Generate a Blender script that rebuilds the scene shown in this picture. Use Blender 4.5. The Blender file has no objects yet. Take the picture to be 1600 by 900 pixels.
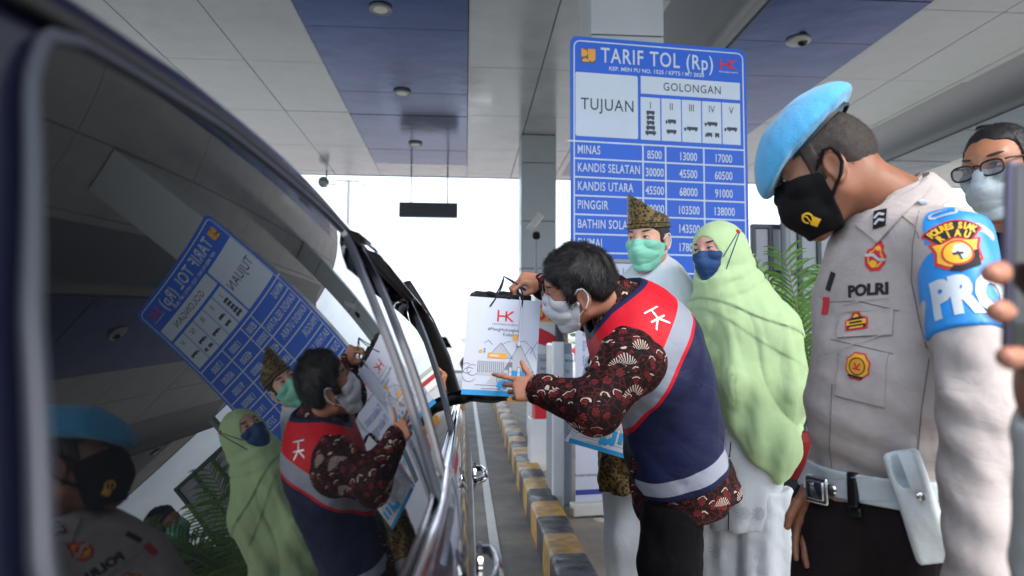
import bpy, bmesh, math, random
import numpy as np
from mathutils import Vector, Matrix
from mathutils.bvhtree import BVHTree
random.seed(7); RNG = np.random.RandomState(11)
SC = bpy.context.scene
COL = SC.collection

# ------------------------------------------------------------------ camera, sky, sun, exposure
F = 1100.0; CAMH = 1.30
R = np.array([[0.998, -0.010, 0.066], [-0.066, -0.070, 0.995], [0.005, 0.998, 0.070]])
def _orth(R):
    r, f = R[0].copy(), R[1].copy()
    f /= np.linalg.norm(f); r -= f * (r @ f); r /= np.linalg.norm(r)
    u = R[2] - f * (R[2] @ f) - r * (R[2] @ r); u /= np.linalg.norm(u)
    return np.array([r, f, u])
R = _orth(R)
cam = bpy.data.objects.new('camera', bpy.data.cameras.new('camera')); COL.objects.link(cam)
mw = Matrix(((R[0, 0], R[0, 1], -R[0, 2], 0), (R[1, 0], R[1, 1], -R[1, 2], 0), (R[2, 0], R[2, 1], -R[2, 2], CAMH), (0, 0, 0, 1)))
cam.matrix_world = mw
cam.data.sensor_width = 36.0; cam.data.lens = 36.0 * F / 1600.0
cam.data.clip_start = 0.02; cam.data.clip_end = 3000
cam.data.dof.use_dof = True; cam.data.dof.focus_distance = 2.5; cam.data.dof.aperture_fstop = 3.2
SC.camera = cam
SUN_EL, SUN_ROT = 42.0, 138.0
w = bpy.data.worlds.new('World'); SC.world = w; w.use_nodes = True
nt = w.node_tree; nt.nodes.clear()
def N(nt, t, **k):
    n = nt.nodes.new(t)
    for a, v in k.items(): setattr(n, a, v)
    return n
sky = N(nt, 'ShaderNodeTexSky', sky_type='NISHITA', sun_disc=False, sun_elevation=math.radians(SUN_EL), sun_rotation=math.radians(SUN_ROT))
sky.air_density = 1.2; sky.dust_density = 4.0; sky.ozone_density = 1.0
tc = N(nt, 'ShaderNodeTexCoord'); mp = N(nt, 'ShaderNodeMapping'); mp.inputs['Scale'].default_value = (1, 1, 3)
nz = N(nt, 'ShaderNodeTexNoise'); nz.inputs['Scale'].default_value = 2.2; nz.inputs['Detail'].default_value = 7; nz.inputs['Roughness'].default_value = .55
cr = N(nt, 'ShaderNodeValToRGB'); cr.color_ramp.elements[0].position = .38; cr.color_ramp.elements[0].color = (.45, .45, .45, 1); cr.color_ramp.elements[1].position = .62; cr.color_ramp.elements[1].color = (.97, .97, .97, 1)
mx = N(nt, 'ShaderNodeMixRGB'); mx.inputs['Color2'].default_value = (7.8, 8.7, 9.9, 1)
bg = N(nt, 'ShaderNodeBackground'); bg.inputs['Strength'].default_value = 0.115
out = N(nt, 'ShaderNodeOutputWorld')
L = nt.links.new
L(tc.outputs['Generated'], mp.inputs['Vector']); L(mp.outputs[0], nz.inputs['Vector']); L(nz.outputs['Fac'], cr.inputs['Fac'])
L(cr.outputs['Color'], mx.inputs['Fac']); L(sky.outputs[0], mx.inputs['Color1']); L(mx.outputs[0], bg.inputs['Color']); L(bg.outputs[0], out.inputs['Surface'])
sl = bpy.data.lights.new('sun', 'SUN'); sl.energy = 1.7; sl.angle = math.radians(30); sl.color = (1, .96, .9)
sun = bpy.data.objects.new('sun', sl); COL.objects.link(sun)
_e, _r = math.radians(SUN_EL), math.radians(SUN_ROT)
sd = Vector((math.sin(_r) * math.cos(_e), math.cos(_r) * math.cos(_e), math.sin(_e)))
sun.rotation_euler = (-sd).to_track_quat('-Z', 'Y').to_euler(); sun.location = (0, -10, 30)
SC.view_settings.view_transform = 'Standard'; SC.view_settings.look = 'None'
SC.view_settings.exposure = 1.42; SC.view_settings.gamma = 1.0
SC.render.engine = 'CYCLES'; SC.cycles.use_denoising = True
SC.cycles.max_bounces = 10; SC.cycles.diffuse_bounces = 5; SC.cycles.glossy_bounces = 6; SC.cycles.sample_clamp_indirect = 6
SC.cycles.caustics_reflective = False; SC.cycles.caustics_refractive = False

# ------------------------------------------------------------------ helpers
def ray(px, py):
    return np.array([(px - 800) / F, -(py - 450) / F, 1.0]) @ R.T
def P(px, py, D):
    d = ray(px, py); return d / d[1] * D + np.array([0, 0, CAMH])
def PZ(px, py, z):
    d = ray(px, py); return d * ((z - CAMH) / d[2]) + np.array([0, 0, CAMH])
def nrm(v):
    v = np.asarray(v, float); return v / np.linalg.norm(v)
def lin(r, g=None, b=None):
    if g is None: r, g, b = r
    f = lambda c: (c / 255 / 12.92) if c / 255 <= .04045 else ((c / 255 + .055) / 1.055) ** 2.4
    return (f(r), f(g), f(b), 1)
BASE = {}
def add(name, V, Fc, mats, parent=None, base=None, smooth=True, fm=None, attrs=None, uv=None, autos=None):
    V = np.asarray(V, float).reshape(-1, 3)
    if parent is not None: b = BASE[parent.name]
    else:
        b = np.array(base if base is not None else [V[:, 0].mean(), V[:, 1].mean(), V[:, 2].min()], float)
    me = bpy.data.meshes.new(name)
    if isinstance(Fc, np.ndarray): Fc = Fc.tolist()
    me.from_pydata((V - b).tolist(), [], Fc)
    if not isinstance(mats, (list, tuple)): mats = [mats]
    for m in mats: me.materials.append(m)
    if fm is not None: me.polygons.foreach_set('material_index', np.asarray(fm, np.int32))
    me.polygons.foreach_set('use_smooth', np.full(len(me.polygons), smooth))
    if attrs:
        for k, a in attrs.items():
            at = me.attributes.new(k, 'FLOAT', 'POINT'); at.data.foreach_set('value', np.asarray(a, np.float32))
    if uv is not None:
        u = me.uv_layers.new(name='UVMap'); li = np.zeros(len(me.loops), np.int32); me.loops.foreach_get('vertex_index', li)
        u.data.foreach_set('uv', np.asarray(uv, np.float32)[li].ravel())
    me.validate(); me.update()
    if autos is not None: me.set_sharp_from_angle(angle=math.radians(autos))
    o = bpy.data.objects.new(name, me); COL.objects.link(o)
    if parent is None: o.location = b
    else: o.parent = parent
    BASE[o.name] = b
    return o
def empty(name, base):
    o = bpy.data.objects.new(name, None); COL.objects.link(o); o.location = base; o.empty_display_size = .1
    BASE[o.name] = np.array(base, float); return o
def tag(o, label=None, cat=None, group=None, kind=None):
    if label: o['label'] = label
    if cat: o['category'] = cat
    if group: o['group'] = group
    if kind: o['kind'] = kind
    return o
class MB:
    def __init__(s): s.V = []; s.F = []; s.M = []
    def put(s, V, Fc, m=0):
        o = len(s.V); s.V += [tuple(v) for v in np.asarray(V, float).reshape(-1, 3)]
        s.F += [tuple(int(i) + o for i in f) for f in Fc]; s.M += [m] * len(Fc); return s
    def box(s, c, d, rot=None, m=0, bev=0.0):
        c = np.array(c, float); h = np.array(d, float) / 2
        if bev <= 0:
            V = np.array([[x, y, z] for x in (-1, 1) for y in (-1, 1) for z in (-1, 1)]) * h
            Fc = [(0, 1, 3, 2), (4, 6, 7, 5), (0, 4, 5, 1), (2, 3, 7, 6), (0, 2, 6, 4), (1, 5, 7, 3)]
        else:
            bm = bmesh.new(); bmesh.ops.create_cube(bm, size=1)
            for v in bm.verts: v.co = Vector(np.array(v.co) * 2 * h)
            bmesh.ops.bevel(bm, geom=bm.edges[:], offset=min(bev, h.min() * .95), segments=3, profile=.5, affect='EDGES')
            bm.verts.index_update(); V = np.array([v.co[:] for v in bm.verts]); Fc = [[v.index for v in f.verts] for f in bm.faces]; bm.free()
        if rot is not None: V = V @ np.asarray(rot).T
        return s.put(V + c, Fc, m)
    def tube(s, path, r, n=10, m=0, cap=True, closed=False):
        path = np.asarray(path, float); k = len(path); r = np.broadcast_to(np.asarray(r, float), (k,))
        T = np.gradient(path, axis=0) if not closed else np.roll(path, -1, 0) - np.roll(path, 1, 0)
        T /= np.linalg.norm(T, axis=1)[:, None] + 1e-12
        up = np.array([0, 0, 1.]) if abs(T[0][2]) < .9 else np.array([1., 0, 0])
        u = nrm(np.cross(T[0], up)); V = []
        for i in range(k):
            u = u - T[i] * (u @ T[i]); u /= np.linalg.norm(u) + 1e-12; v = np.cross(T[i], u)
            for j in range(n):
                a = 2 * math.pi * j / n; V.append(path[i] + r[i] * (math.cos(a) * u + math.sin(a) * v))
        Fc = []
        for i in range(k if closed else k - 1):
            i2 = (i + 1) % k
            for j in range(n): Fc.append((i * n + j, i * n + (j + 1) % n, i2 * n + (j + 1) % n, i2 * n + j))
        if cap and not closed: Fc += [tuple(range(n))[::-1], tuple((k - 1) * n + j for j in range(n))]
        return s.put(V, Fc, m)
    def lathe(s, c, prof, n=28, ax=None, m=0):
        c = np.array(c, float); ax = np.array([0, 0, 1.]) if ax is None else nrm(ax)
        u = nrm(np.cross(ax, [0, 0, 1] if abs(ax[2]) < .9 else [1, 0, 0])); v = np.cross(ax, u); V = []
        for (r, z) in prof:
            for j in range(n):
                a = 2 * math.pi * j / n; V.append(c + ax * z + r * (math.cos(a) * u + math.sin(a) * v))
        Fc = [(i * n + j, i * n + (j + 1) % n, (i + 1) * n + (j + 1) % n, (i + 1) * n + j) for i in range(len(prof) - 1) for j in range(n)]
        Fc += [tuple(range(n))[::-1], tuple((len(prof) - 1) * n + j for j in range(n))]
        return s.put(V, Fc, m)
    def grid(s, G, m=0, flip=False):
        G = np.asarray(G, float); a, b = G.shape[:2]
        Fc = [(i * b + j, (i + 1) * b + j, (i + 1) * b + j + 1, i * b + j + 1) for i in range(a - 1) for j in range(b - 1)]
        if flip: Fc = [f[::-1] for f in Fc]
        return s.put(G.reshape(-1, 3), Fc, m)
    def prism(s, poly, z0, z1, fr=None, m=0):
        # poly (n,2) ccw ; fr=(O,U,V,N)
        n = len(poly); O, U, Vv, Nn = fr if fr else (np.zeros(3), np.array([1, 0, 0.]), np.array([0, 1., 0]), np.array([0, 0, 1.]))
        V = [O + p[0] * U + p[1] * Vv + z * Nn for z in (z0, z1) for p in poly]
        Fc = [tuple(range(n))[::-1], tuple(range(n, 2 * n))] + [(i, (i + 1) % n, n + (i + 1) % n, n + i) for i in range(n)]
        return s.put(V, Fc, m)
    def obj(s, name, mats, parent=None, base=None, smooth=False, autos=None):
        return add(name, s.V, s.F, mats, parent, base, smooth or autos is not None, s.M, autos=autos)

# ------------------------------------------------------------------ materials
def math_(nt, op, a, b=None, c=None):
    n = N(nt, 'ShaderNodeMath', operation=op)
    for i, v in enumerate((a, b, c)):
        if v is None: continue
        if isinstance(v, (int, float)): n.inputs[i].default_value = v
        else: nt.links.new(v, n.inputs[i])
    return n.outputs[0]
def mat(name, c, rough=.6, metal=0, spec=.5, coat=0, var=0, vscale=6, bump=0, bscale=40, ior=None, sheen=0, sss=0, c2=None, rvar=0, detail=5, stretch=None, coatrough=.03, bdist=.01, wr=None):
    m = bpy.data.materials.new(name); m.use_nodes = True; nt = m.node_tree; b = nt.nodes['Principled BSDF']
    if len(c) == 3: c = (*c, 1)
    b.inputs['Base Color'].default_value = c; b.inputs['Roughness'].default_value = rough; b.inputs['Metallic'].default_value = metal
    b.inputs['Specular IOR Level'].default_value = spec; b.inputs['Coat Weight'].default_value = coat; b.inputs['Coat Roughness'].default_value = coatrough
    if ior: b.inputs['IOR'].default_value = ior
    if sheen: b.inputs['Sheen Weight'].default_value = sheen; b.inputs['Sheen Roughness'].default_value = .5
    if sss:
        b.inputs['Subsurface Weight'].default_value = sss; b.inputs['Subsurface Radius'].default_value = (1, .35, .2); b.inputs['Subsurface Scale'].default_value = .012
    l = nt.links.new; tcn = N(nt, 'ShaderNodeTexCoord'); vec = tcn.outputs['Object']
    if stretch is not None:
        mpn = N(nt, 'ShaderNodeMapping'); mpn.inputs['Scale'].default_value = stretch; l(vec, mpn.inputs[0]); vec = mpn.outputs[0]
    if var or c2 or rvar:
        n = N(nt, 'ShaderNodeTexNoise'); n.inputs['Scale'].default_value = vscale; n.inputs['Detail'].default_value = detail; n.inputs['Roughness'].default_value = .6; l(vec, n.inputs['Vector'])
        if var or c2:
            r = N(nt, 'ShaderNodeValToRGB'); r.color_ramp.elements[0].position = .32; r.color_ramp.elements[1].position = .68
            r.color_ramp.elements[0].color = tuple(x * (1 - var) for x in c[:3]) + (1,)
            r.color_ramp.elements[1].color = c2 if c2 else tuple(min(1, x * (1 + var)) for x in c[:3]) + (1,)
            l(n.outputs['Fac'], r.inputs['Fac']); l(r.outputs['Color'], b.inputs['Base Color'])
        if rvar:
            mr = N(nt, 'ShaderNodeMapRange'); mr.inputs['From Min'].default_value = .3; mr.inputs['From Max'].default_value = .7
            mr.inputs['To Min'].default_value = max(0, rough - rvar); mr.inputs['To Max'].default_value = min(1, rough + rvar); l(n.outputs['Fac'], mr.inputs['Value']); l(mr.outputs[0], b.inputs['Roughness'])
    if bump:
        n2 = N(nt, 'ShaderNodeTexNoise'); n2.inputs['Scale'].default_value = bscale; n2.inputs['Detail'].default_value = 4; l(vec, n2.inputs['Vector'])
        bp = N(nt, 'ShaderNodeBump'); bp.inputs['Strength'].default_value = bump; bp.inputs['Distance'].default_value = bdist; l(n2.outputs['Fac'], bp.inputs['Height']); l(bp.outputs[0], b.inputs['Normal'])
        if wr:   # soft creases of cloth
            mp3 = N(nt, 'ShaderNodeMapping'); mp3.inputs['Scale'].default_value = wr[2]; l(tcn.outputs['Object'], mp3.inputs[0])
            n3 = N(nt, 'ShaderNodeTexNoise'); n3.inputs['Scale'].default_value = wr[0]; n3.inputs['Detail'].default_value = 3; n3.inputs['Roughness'].default_value = .5; n3.inputs['Distortion'].default_value = 1.2; l(mp3.outputs[0], n3.inputs['Vector'])
            ab = math_(nt, 'ABSOLUTE', math_(nt, 'SUBTRACT', n3.outputs['Fac'], .5)); hh = math_(nt, 'POWER', ab, .7)
            b3 = N(nt, 'ShaderNodeBump'); b3.inputs['Strength'].default_value = wr[1]; b3.inputs['Distance'].default_value = .02; l(hh, b3.inputs['Height']); l(bp.outputs[0], b3.inputs['Normal']); l(b3.outputs[0], b.inputs['Normal'])
    return m
M = {}
M['glass'] = mat('tinted_window_glass', (.002, .0024, .003), .0, ior=1.6)
M['paint'] = mat('dark_navy_car_paint', lin(17, 20, 38), .28, .35, coat=1, coatrough=.02)
M['rubber'] = mat('black_rubber', lin(22, 23, 26), .45, bump=.1, bscale=300)
M['trim'] = mat('grey_satin_trim', lin(44, 48, 58), .42, .1, spec=.35)
M['chrome'] = mat('chrome', lin(215, 218, 222), .07, 1)
M['blackpl'] = mat('black_plastic', lin(16, 17, 19), .32)
M['visor'] = mat('smoked_brown_visor', lin(58, 46, 40), .08, coat=1)
M['asphalt'] = mat('road_concrete', lin(138, 137, 135), .75, var=.25, vscale=2.5, bump=.3, bscale=90, c2=lin(162, 160, 156), rvar=.1)
M['floor'] = mat('island_concrete', lin(160, 151, 138), .65, var=.25, vscale=2.2, bump=.25, bscale=70, c2=lin(190, 181, 167), rvar=.2)
M['land'] = mat('far_ground', lin(120, 124, 108), .9, var=.3, vscale=.05)
M['ceil'] = mat('pale_grey_cladding', lin(190, 190, 193), .16, spec=.6, var=.10, vscale=1.3, rvar=.08, bump=.16, bscale=1.1, bdist=.05)
M['ceilblue'] = mat('blue_cladding', lin(42, 60, 106), .17, .9, spec=.5, var=.08, vscale=.7, bump=.22, bscale=.9, bdist=.06)
M['ceildark'] = mat('joint_black', lin(38, 40, 46), .8)
M['navy'] = mat('navy_fascia', lin(24, 28, 66), .3)
M['beam'] = mat('grey_beam_cladding', lin(120, 122, 128), .25, spec=.6)
M['col'] = mat('column_cladding', lin(176, 183, 192), .35, var=.06, vscale=1.5, rvar=.08)
M['colw'] = mat('white_column_cladding', lin(196, 203, 210), .3, var=.05, vscale=1.2, rvar=.1)
M['joint'] = mat('cladding_joint', lin(60, 64, 70), .7)
M['white'] = mat('white_painted_metal', lin(216, 219, 222), .35, var=.04, vscale=8)
M['offwhite'] = mat('offwhite_plastic', lin(206, 208, 206), .45, var=.06, vscale=10)
M['dark'] = mat('dark_grey_metal', lin(66, 70, 76), .4, .3)
M['grey'] = mat('grey_metal', lin(128, 133, 140), .45, .4)
M['lamp'] = mat('lamp_diffuser', lin(225, 222, 205), .4)
M['signblue'] = mat('blue_retroreflective_sheet', lin(26, 96, 212), .42, spec=.4, var=.06, vscale=3)
M['signwhite'] = mat('white_retroreflective_sheet', lin(196, 210, 228), .45, var=.03, vscale=4)
M['signtext'] = mat('dark_sign_lettering', lin(42, 56, 78), .5)
M['orange'] = mat('amber_print', lin(226, 160, 52), .5)
M['red'] = mat('red_print', lin(206, 32, 48), .5)
M['paper'] = mat('white_card', lin(196, 203, 222), .5, var=.02, vscale=9, bump=.06, bscale=8)
M['ink'] = mat('grey_print', lin(88, 94, 112), .6)
M['inkl'] = mat('pale_grey_print', lin(178, 183, 196), .6)
M['cyan'] = mat('cyan_print', lin(28, 148, 214), .5)
M['teal'] = mat('teal_print', lin(70, 178, 186), .5)
M['blueprint'] = mat('blue_print', lin(52, 60, 158), .5)
M['green'] = mat('green_print', lin(52, 128, 78), .5)
M['navycord'] = mat('navy_cord', lin(22, 26, 52), .7, bump=.4, bscale=400)
M['whitecord'] = mat('white_cord', lin(222, 224, 228), .7)
M['blackcloth'] = mat('black_cloth', lin(24, 25, 29), .85, var=.25, vscale=30, spec=0.2, bump=.5, bscale=60, sheen=.2)
def skin(name, rgb): return mat(name, lin(*[c * .93 for c in rgb]), .46, spec=.4, vscale=22, c2=lin(min(255, rgb[0] * 1.05), rgb[1] * 1.0, rgb[2] * .98), sss=.12, bump=.22, bscale=260, bdist=.002, detail=9, rvar=.09)
M['skin_tan'] = skin('tan_skin', (172, 122, 100))
M['skin_light'] = skin('light_skin', (200, 158, 140))
M['skin_brown'] = skin('brown_skin', (136, 92, 70))
M['skin_mid'] = skin('mid_skin', (168, 116, 88))
M['hair'] = mat('black_hair', lin(24, 23, 26), .42, spec=.5, var=.3, vscale=60)
M['hairg'] = mat('greying_black_hair', lin(20, 19, 22), .5, spec=.3, vscale=240, c2=lin(36, 35, 39), detail=2)
M['buzz'] = mat('cropped_hair', lin(38, 28, 25), .7, var=.35, vscale=160, bump=.6, bscale=420, bdist=.003)
M['eyew'] = mat('eye_white', lin(214, 206, 200), .15); M['iris'] = mat('dark_brown_iris', lin(26, 17, 14), .08)
M['shirt'] = mat('grey_brown_uniform_cloth', lin(170, 161, 159), .82, var=.05, vscale=40, spec=0.2, bump=.22, bscale=520, sheen=.1, bdist=.003, wr=(5, .22, (1, 1, 2.0)))
M['shirtseam'] = mat('seam_thread', lin(118, 110, 112), .85, spec=.1)
M['uniformdark'] = mat('dark_brown_trouser_cloth', lin(36, 31, 33), .85, var=.12, vscale=30, spec=0.12, bump=.3, bscale=300, bdist=.004, wr=(8, .3, (1, 1, .8)))
M['beret'] = mat('sky_blue_wool_felt', lin(78, 160, 210), .88, var=.07, vscale=26, spec=0.15, bump=.5, bscale=260, sheen=.35, bdist=.004)
M['leather'] = mat('black_leather', lin(34, 36, 42), .5)
M['whiteleather'] = mat('pale_leather', lin(196, 206, 212), .4, var=.06, vscale=14, bump=.12, bscale=60)
M['maskblack'] = mat('black_mask_cloth', lin(14, 14, 16), .8, spec=0.15, bump=.25, bscale=600, bdist=.002)
M['maskgreen'] = mat('mint_mask_fabric', lin(128, 200, 178), .75, var=.04, vscale=30, bump=.25, bscale=200, bdist=.003)
M['masknavy'] = mat('blue_mask_fabric', lin(22, 62, 112), .75, var=.06, vscale=30, bump=.25, bscale=200, bdist=.003)
M['maskwhite'] = mat('white_mask_fabric', lin(214, 218, 228), .75, var=.03, vscale=30, bump=.25, bscale=200, bdist=.003)
M['maskgrey'] = mat('grey_mask_fabric', lin(158, 170, 178), .75, var=.05, vscale=30, bump=.3, bscale=90, bdist=.004)
M['baju'] = mat('white_satin_cloth', lin(206, 214, 224), .6, var=.03, vscale=40, spec=0.25, bump=.12, bscale=500, sheen=.1, bdist=.003, wr=(7, .2, (1, 1, .7)))
M['hijab'] = mat('pistachio_chiffon', lin(172, 200, 152), .72, var=.05, vscale=14, spec=0.15, bump=.1, bscale=500, sheen=.15, bdist=.002, wr=(5, .22, (1.3, 1.3, .35)))
M['tunic'] = mat('white_linen', lin(200, 206, 214), .75, var=.04, vscale=30, spec=0.2, bump=.2, bscale=300, bdist=.003, wr=(7, .25, (1.2, 1.2, .4)))
M['blacktrouser'] = mat('black_trouser_cloth', lin(13, 13, 16), .85, var=.2, vscale=20, spec=0.12, bump=.3, bscale=300, bdist=.003, wr=(8, .3, (1, 1, .7)))
M['armblue'] = mat('bright_blue_nylon', lin(28, 130, 208), .5, var=.06, vscale=20, bump=.12, bscale=60)
M['lens'] = mat('spectacle_lens', lin(60, 62, 84), .03, spec=.8); M['lens'].node_tree.nodes['Principled BSDF'].inputs['Alpha'].default_value = .14
M['lensdark'] = mat('tinted_spectacle_lens', lin(40, 40, 56), .03, spec=.8); M['lensdark'].node_tree.nodes['Principled BSDF'].inputs['Alpha'].default_value = .62
M['gold'] = mat('gold_thread', lin(232, 176, 40), .55); M['patchred'] = mat('red_embroidery', lin(196, 44, 58), .75, bump=.5, bscale=300, bdist=.003)
M['patchblk'] = mat('black_embroidery', lin(24, 24, 26), .8, bump=.5, bscale=300, bdist=.003)
M['silver'] = mat('silver_lettering', lin(196, 204, 214), .4, .35)
M['greenleaf'] = mat('palm_leaf', lin(74, 120, 52), .5, var=.3, vscale=9, c2=lin(124, 164, 80))
M['stem'] = mat('palm_stem', lin(122, 128, 62), .5)
M['pot'] = mat('dark_grey_planter', lin(62, 66, 70), .55, var=.1, vscale=6)
M['potred'] = mat('red_planter_rim', lin(150, 26, 34), .5, var=.1, vscale=10)
M['hedge'] = mat('distant_foliage', lin(70, 92, 62), .8, var=.3, vscale=2)
M['frost'] = mat('frosted_panel', lin(158, 166, 176), .25, var=.07, vscale=2.5)
M['phone'] = mat('phone_metal', lin(92, 88, 106), .34, .6)
M['screen'] = mat('phone_glass', lin(12, 13, 16), .05)
M['soil'] = mat('soil', lin(60, 46, 36), .9)

def ramp(nt, stops, interp='CONSTANT'):
    r = N(nt, 'ShaderNodeValToRGB'); r.color_ramp.interpolation = interp; e = r.color_ramp.elements
    while len(e) < len(stops): e.new(.5)
    for x, (p, c) in zip(e, stops): x.position = p; x.color = c if len(c) == 4 else (*c, 1)
    return r
def batik():
    m = mat('maroon_batik_cloth', lin(24, 16, 18), .75, spec=.2, bump=.2, bscale=400, bdist=.003, wr=(8, .3, (1, 1, 1))); nt = m.node_tree; l = nt.links.new; b = nt.nodes['Principled BSDF']
    tcn = N(nt, 'ShaderNodeTexCoord'); nzn = N(nt, 'ShaderNodeTexNoise'); nzn.inputs['Scale'].default_value = 22; nzn.inputs['Detail'].default_value = 2
    l(tcn.outputs['Object'], nzn.inputs['Vector'])
    va = N(nt, 'ShaderNodeVectorMath', operation='SCALE'); va.inputs['Scale'].default_value = .018; l(nzn.outputs['Color'], va.inputs[0])
    vb = N(nt, 'ShaderNodeVectorMath', operation='ADD'); l(tcn.outputs['Object'], vb.inputs[0]); l(va.outputs[0], vb.inputs[1])
    def vor(sc, feat='F1'):
        v = N(nt, 'ShaderNodeTexVoronoi', feature=feat); v.inputs['Scale'].default_value = sc; l(vb.outputs[0], v.inputs['Vector']); return v
    v1 = vor(25); sub = N(nt, 'ShaderNodeVectorMath', operation='SUBTRACT'); l(vb.outputs[0], sub.inputs[0]); l(v1.outputs['Position'], sub.inputs[1])
    sp = N(nt, 'ShaderNodeSeparateXYZ'); l(sub.outputs[0], sp.inputs[0])
    ang = math_(nt, 'ARCTAN2', sp.outputs['Z'], math_(nt, 'ADD', sp.outputs['X'], math_(nt, 'MULTIPLY', sp.outputs['Y'], .5)))
    pet = math_(nt, 'SINE', math_(nt, 'MULTIPLY', ang, 9.0))
    d1 = v1.outputs['Distance']
    ros = math_(nt, 'MULTIPLY', math_(nt, 'GREATER_THAN', pet, -.1), math_(nt, 'LESS_THAN', d1, .34))
    ring = math_(nt, 'LESS_THAN', math_(nt, 'ABSOLUTE', math_(nt, 'SUBTRACT', d1, .40)), .03)
    arc = math_(nt, 'MULTIPLY', math_(nt, 'LESS_THAN', math_(nt, 'ABSOLUTE', math_(nt, 'SUBTRACT', math_(nt, 'ADD', d1, math_(nt, 'MULTIPLY', pet, .012)), .43)), .036), math_(nt, 'GREATER_THAN', sp.outputs['Z'], .006))
    sepc = N(nt, 'ShaderNodeSeparateColor'); l(v1.outputs['Color'], sepc.inputs[0])
    arc = math_(nt, 'MULTIPLY', arc, math_(nt, 'GREATER_THAN', sepc.outputs['Red'], .42))
    # fans of white bars
    v2 = vor(9.5); sub2 = N(nt, 'ShaderNodeVectorMath', operation='SUBTRACT'); l(vb.outputs[0], sub2.inputs[0]); l(v2.outputs['Position'], sub2.inputs[1])
    sp2 = N(nt, 'ShaderNodeSeparateXYZ'); l(sub2.outputs[0], sp2.inputs[0])
    ang2 = math_(nt, 'ARCTAN2', sp2.outputs['Z'], sp2.outputs['X'])
    bars = math_(nt, 'GREATER_THAN', math_(nt, 'SINE', math_(nt, 'MULTIPLY', ang2, 26.0)), .35)
    d2 = v2.outputs['Distance']
    fan = math_(nt, 'MULTIPLY', math_(nt, 'MULTIPLY', bars, math_(nt, 'LESS_THAN', math_(nt, 'ABSOLUTE', math_(nt, 'SUBTRACT', d2, .3)), .085)), math_(nt, 'GREATER_THAN', sp2.outputs['Z'], .01))
    ve = vor(40, 'DISTANCE_TO_EDGE'); vein = math_(nt, 'LESS_THAN', ve.outputs['Distance'], .06)
    c = None
    def mixc(f, base, col):
        mm = N(nt, 'ShaderNodeMixRGB'); l(f, mm.inputs['Fac'])
        if isinstance(base, tuple): mm.inputs['Color1'].default_value = base
        else: l(base, mm.inputs['Color1'])
        mm.inputs['Color2'].default_value = col; return mm.outputs[0]
    c = mixc(vein, lin(28, 16, 18), lin(78, 28, 30)); c = mixc(ros, c, lin(122, 40, 44)); c = mixc(ring, c, lin(24, 14, 16))
    c = mixc(arc, c, lin(200, 182, 170)); c = mixc(fan, c, lin(206, 190, 178)); l(c, b.inputs['Base Color']); return m
M['batik'] = batik()
def songket():
    m = mat('black_gold_songket', lin(22, 18, 14), .5, bump=.3, bscale=300, bdist=.003); nt = m.node_tree; l = nt.links.new; b = nt.nodes['Principled BSDF']
    tcn = N(nt, 'ShaderNodeTexCoord'); v = N(nt, 'ShaderNodeTexVoronoi', feature='F1'); v.inputs['Scale'].default_value = 70; l(tcn.outputs['Object'], v.inputs['Vector'])
    n = N(nt, 'ShaderNodeTexNoise'); n.inputs['Scale'].default_value = 90; n.inputs['Detail'].default_value = 3; l(tcn.outputs['Object'], n.inputs['Vector'])
    s = math_(nt, 'ADD', math_(nt, 'MULTIPLY', v.outputs['Distance'], .8), n.outputs['Fac'])
    r = ramp(nt, [(0, lin(128, 104, 54)), (.58, lin(98, 78, 38)), (.70, lin(22, 18, 14)), (.86, lin(24, 20, 15)), (.95, lin(108, 88, 44))], 'LINEAR'); l(s, r.inputs['Fac']); l(r.outputs['Color'], b.inputs['Base Color'])
    b.inputs['Metallic'].default_value = .35; return m
M['songket'] = songket()
def vestmat():
    m = mat('red_grey_navy_vest_nylon', lin(40, 48, 84), .6, spec=.25, bump=.14, bscale=90, bdist=.004, wr=(6, .22, (1, 1, 1.7))); nt = m.node_tree; l = nt.links.new; b = nt.nodes['Principled BSDF']
    at = N(nt, 'ShaderNodeAttribute', attribute_name='along')
    red, gre, nav = lin(200, 22, 42), lin(146, 152, 168), lin(28, 34, 70)
    r = ramp(nt, [(0, red), (.272, gre), (.378, red), (.398, nav)]); l(at.outputs['Fac'], r.inputs['Fac'])
    a2 = N(nt, 'ShaderNodeAttribute', attribute_name='rim'); mm = N(nt, 'ShaderNodeMixRGB'); l(math_(nt, 'LESS_THAN', a2.outputs['Fac'], .024), mm.inputs['Fac']); l(r.outputs['Color'], mm.inputs['Color1']); mm.inputs['Color2'].default_value = nav
    a3 = N(nt, 'ShaderNodeAttribute', attribute_name='low'); m3 = N(nt, 'ShaderNodeMixRGB'); l(math_(nt, 'LESS_THAN', math_(nt, 'ABSOLUTE', a3.outputs['Fac']), .024), m3.inputs['Fac']); l(mm.outputs[0], m3.inputs['Color1']); m3.inputs['Color2'].default_value = lin(160, 166, 184); l(m3.outputs[0], b.inputs['Base Color']); return m
M['vest'] = vestmat()
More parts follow.
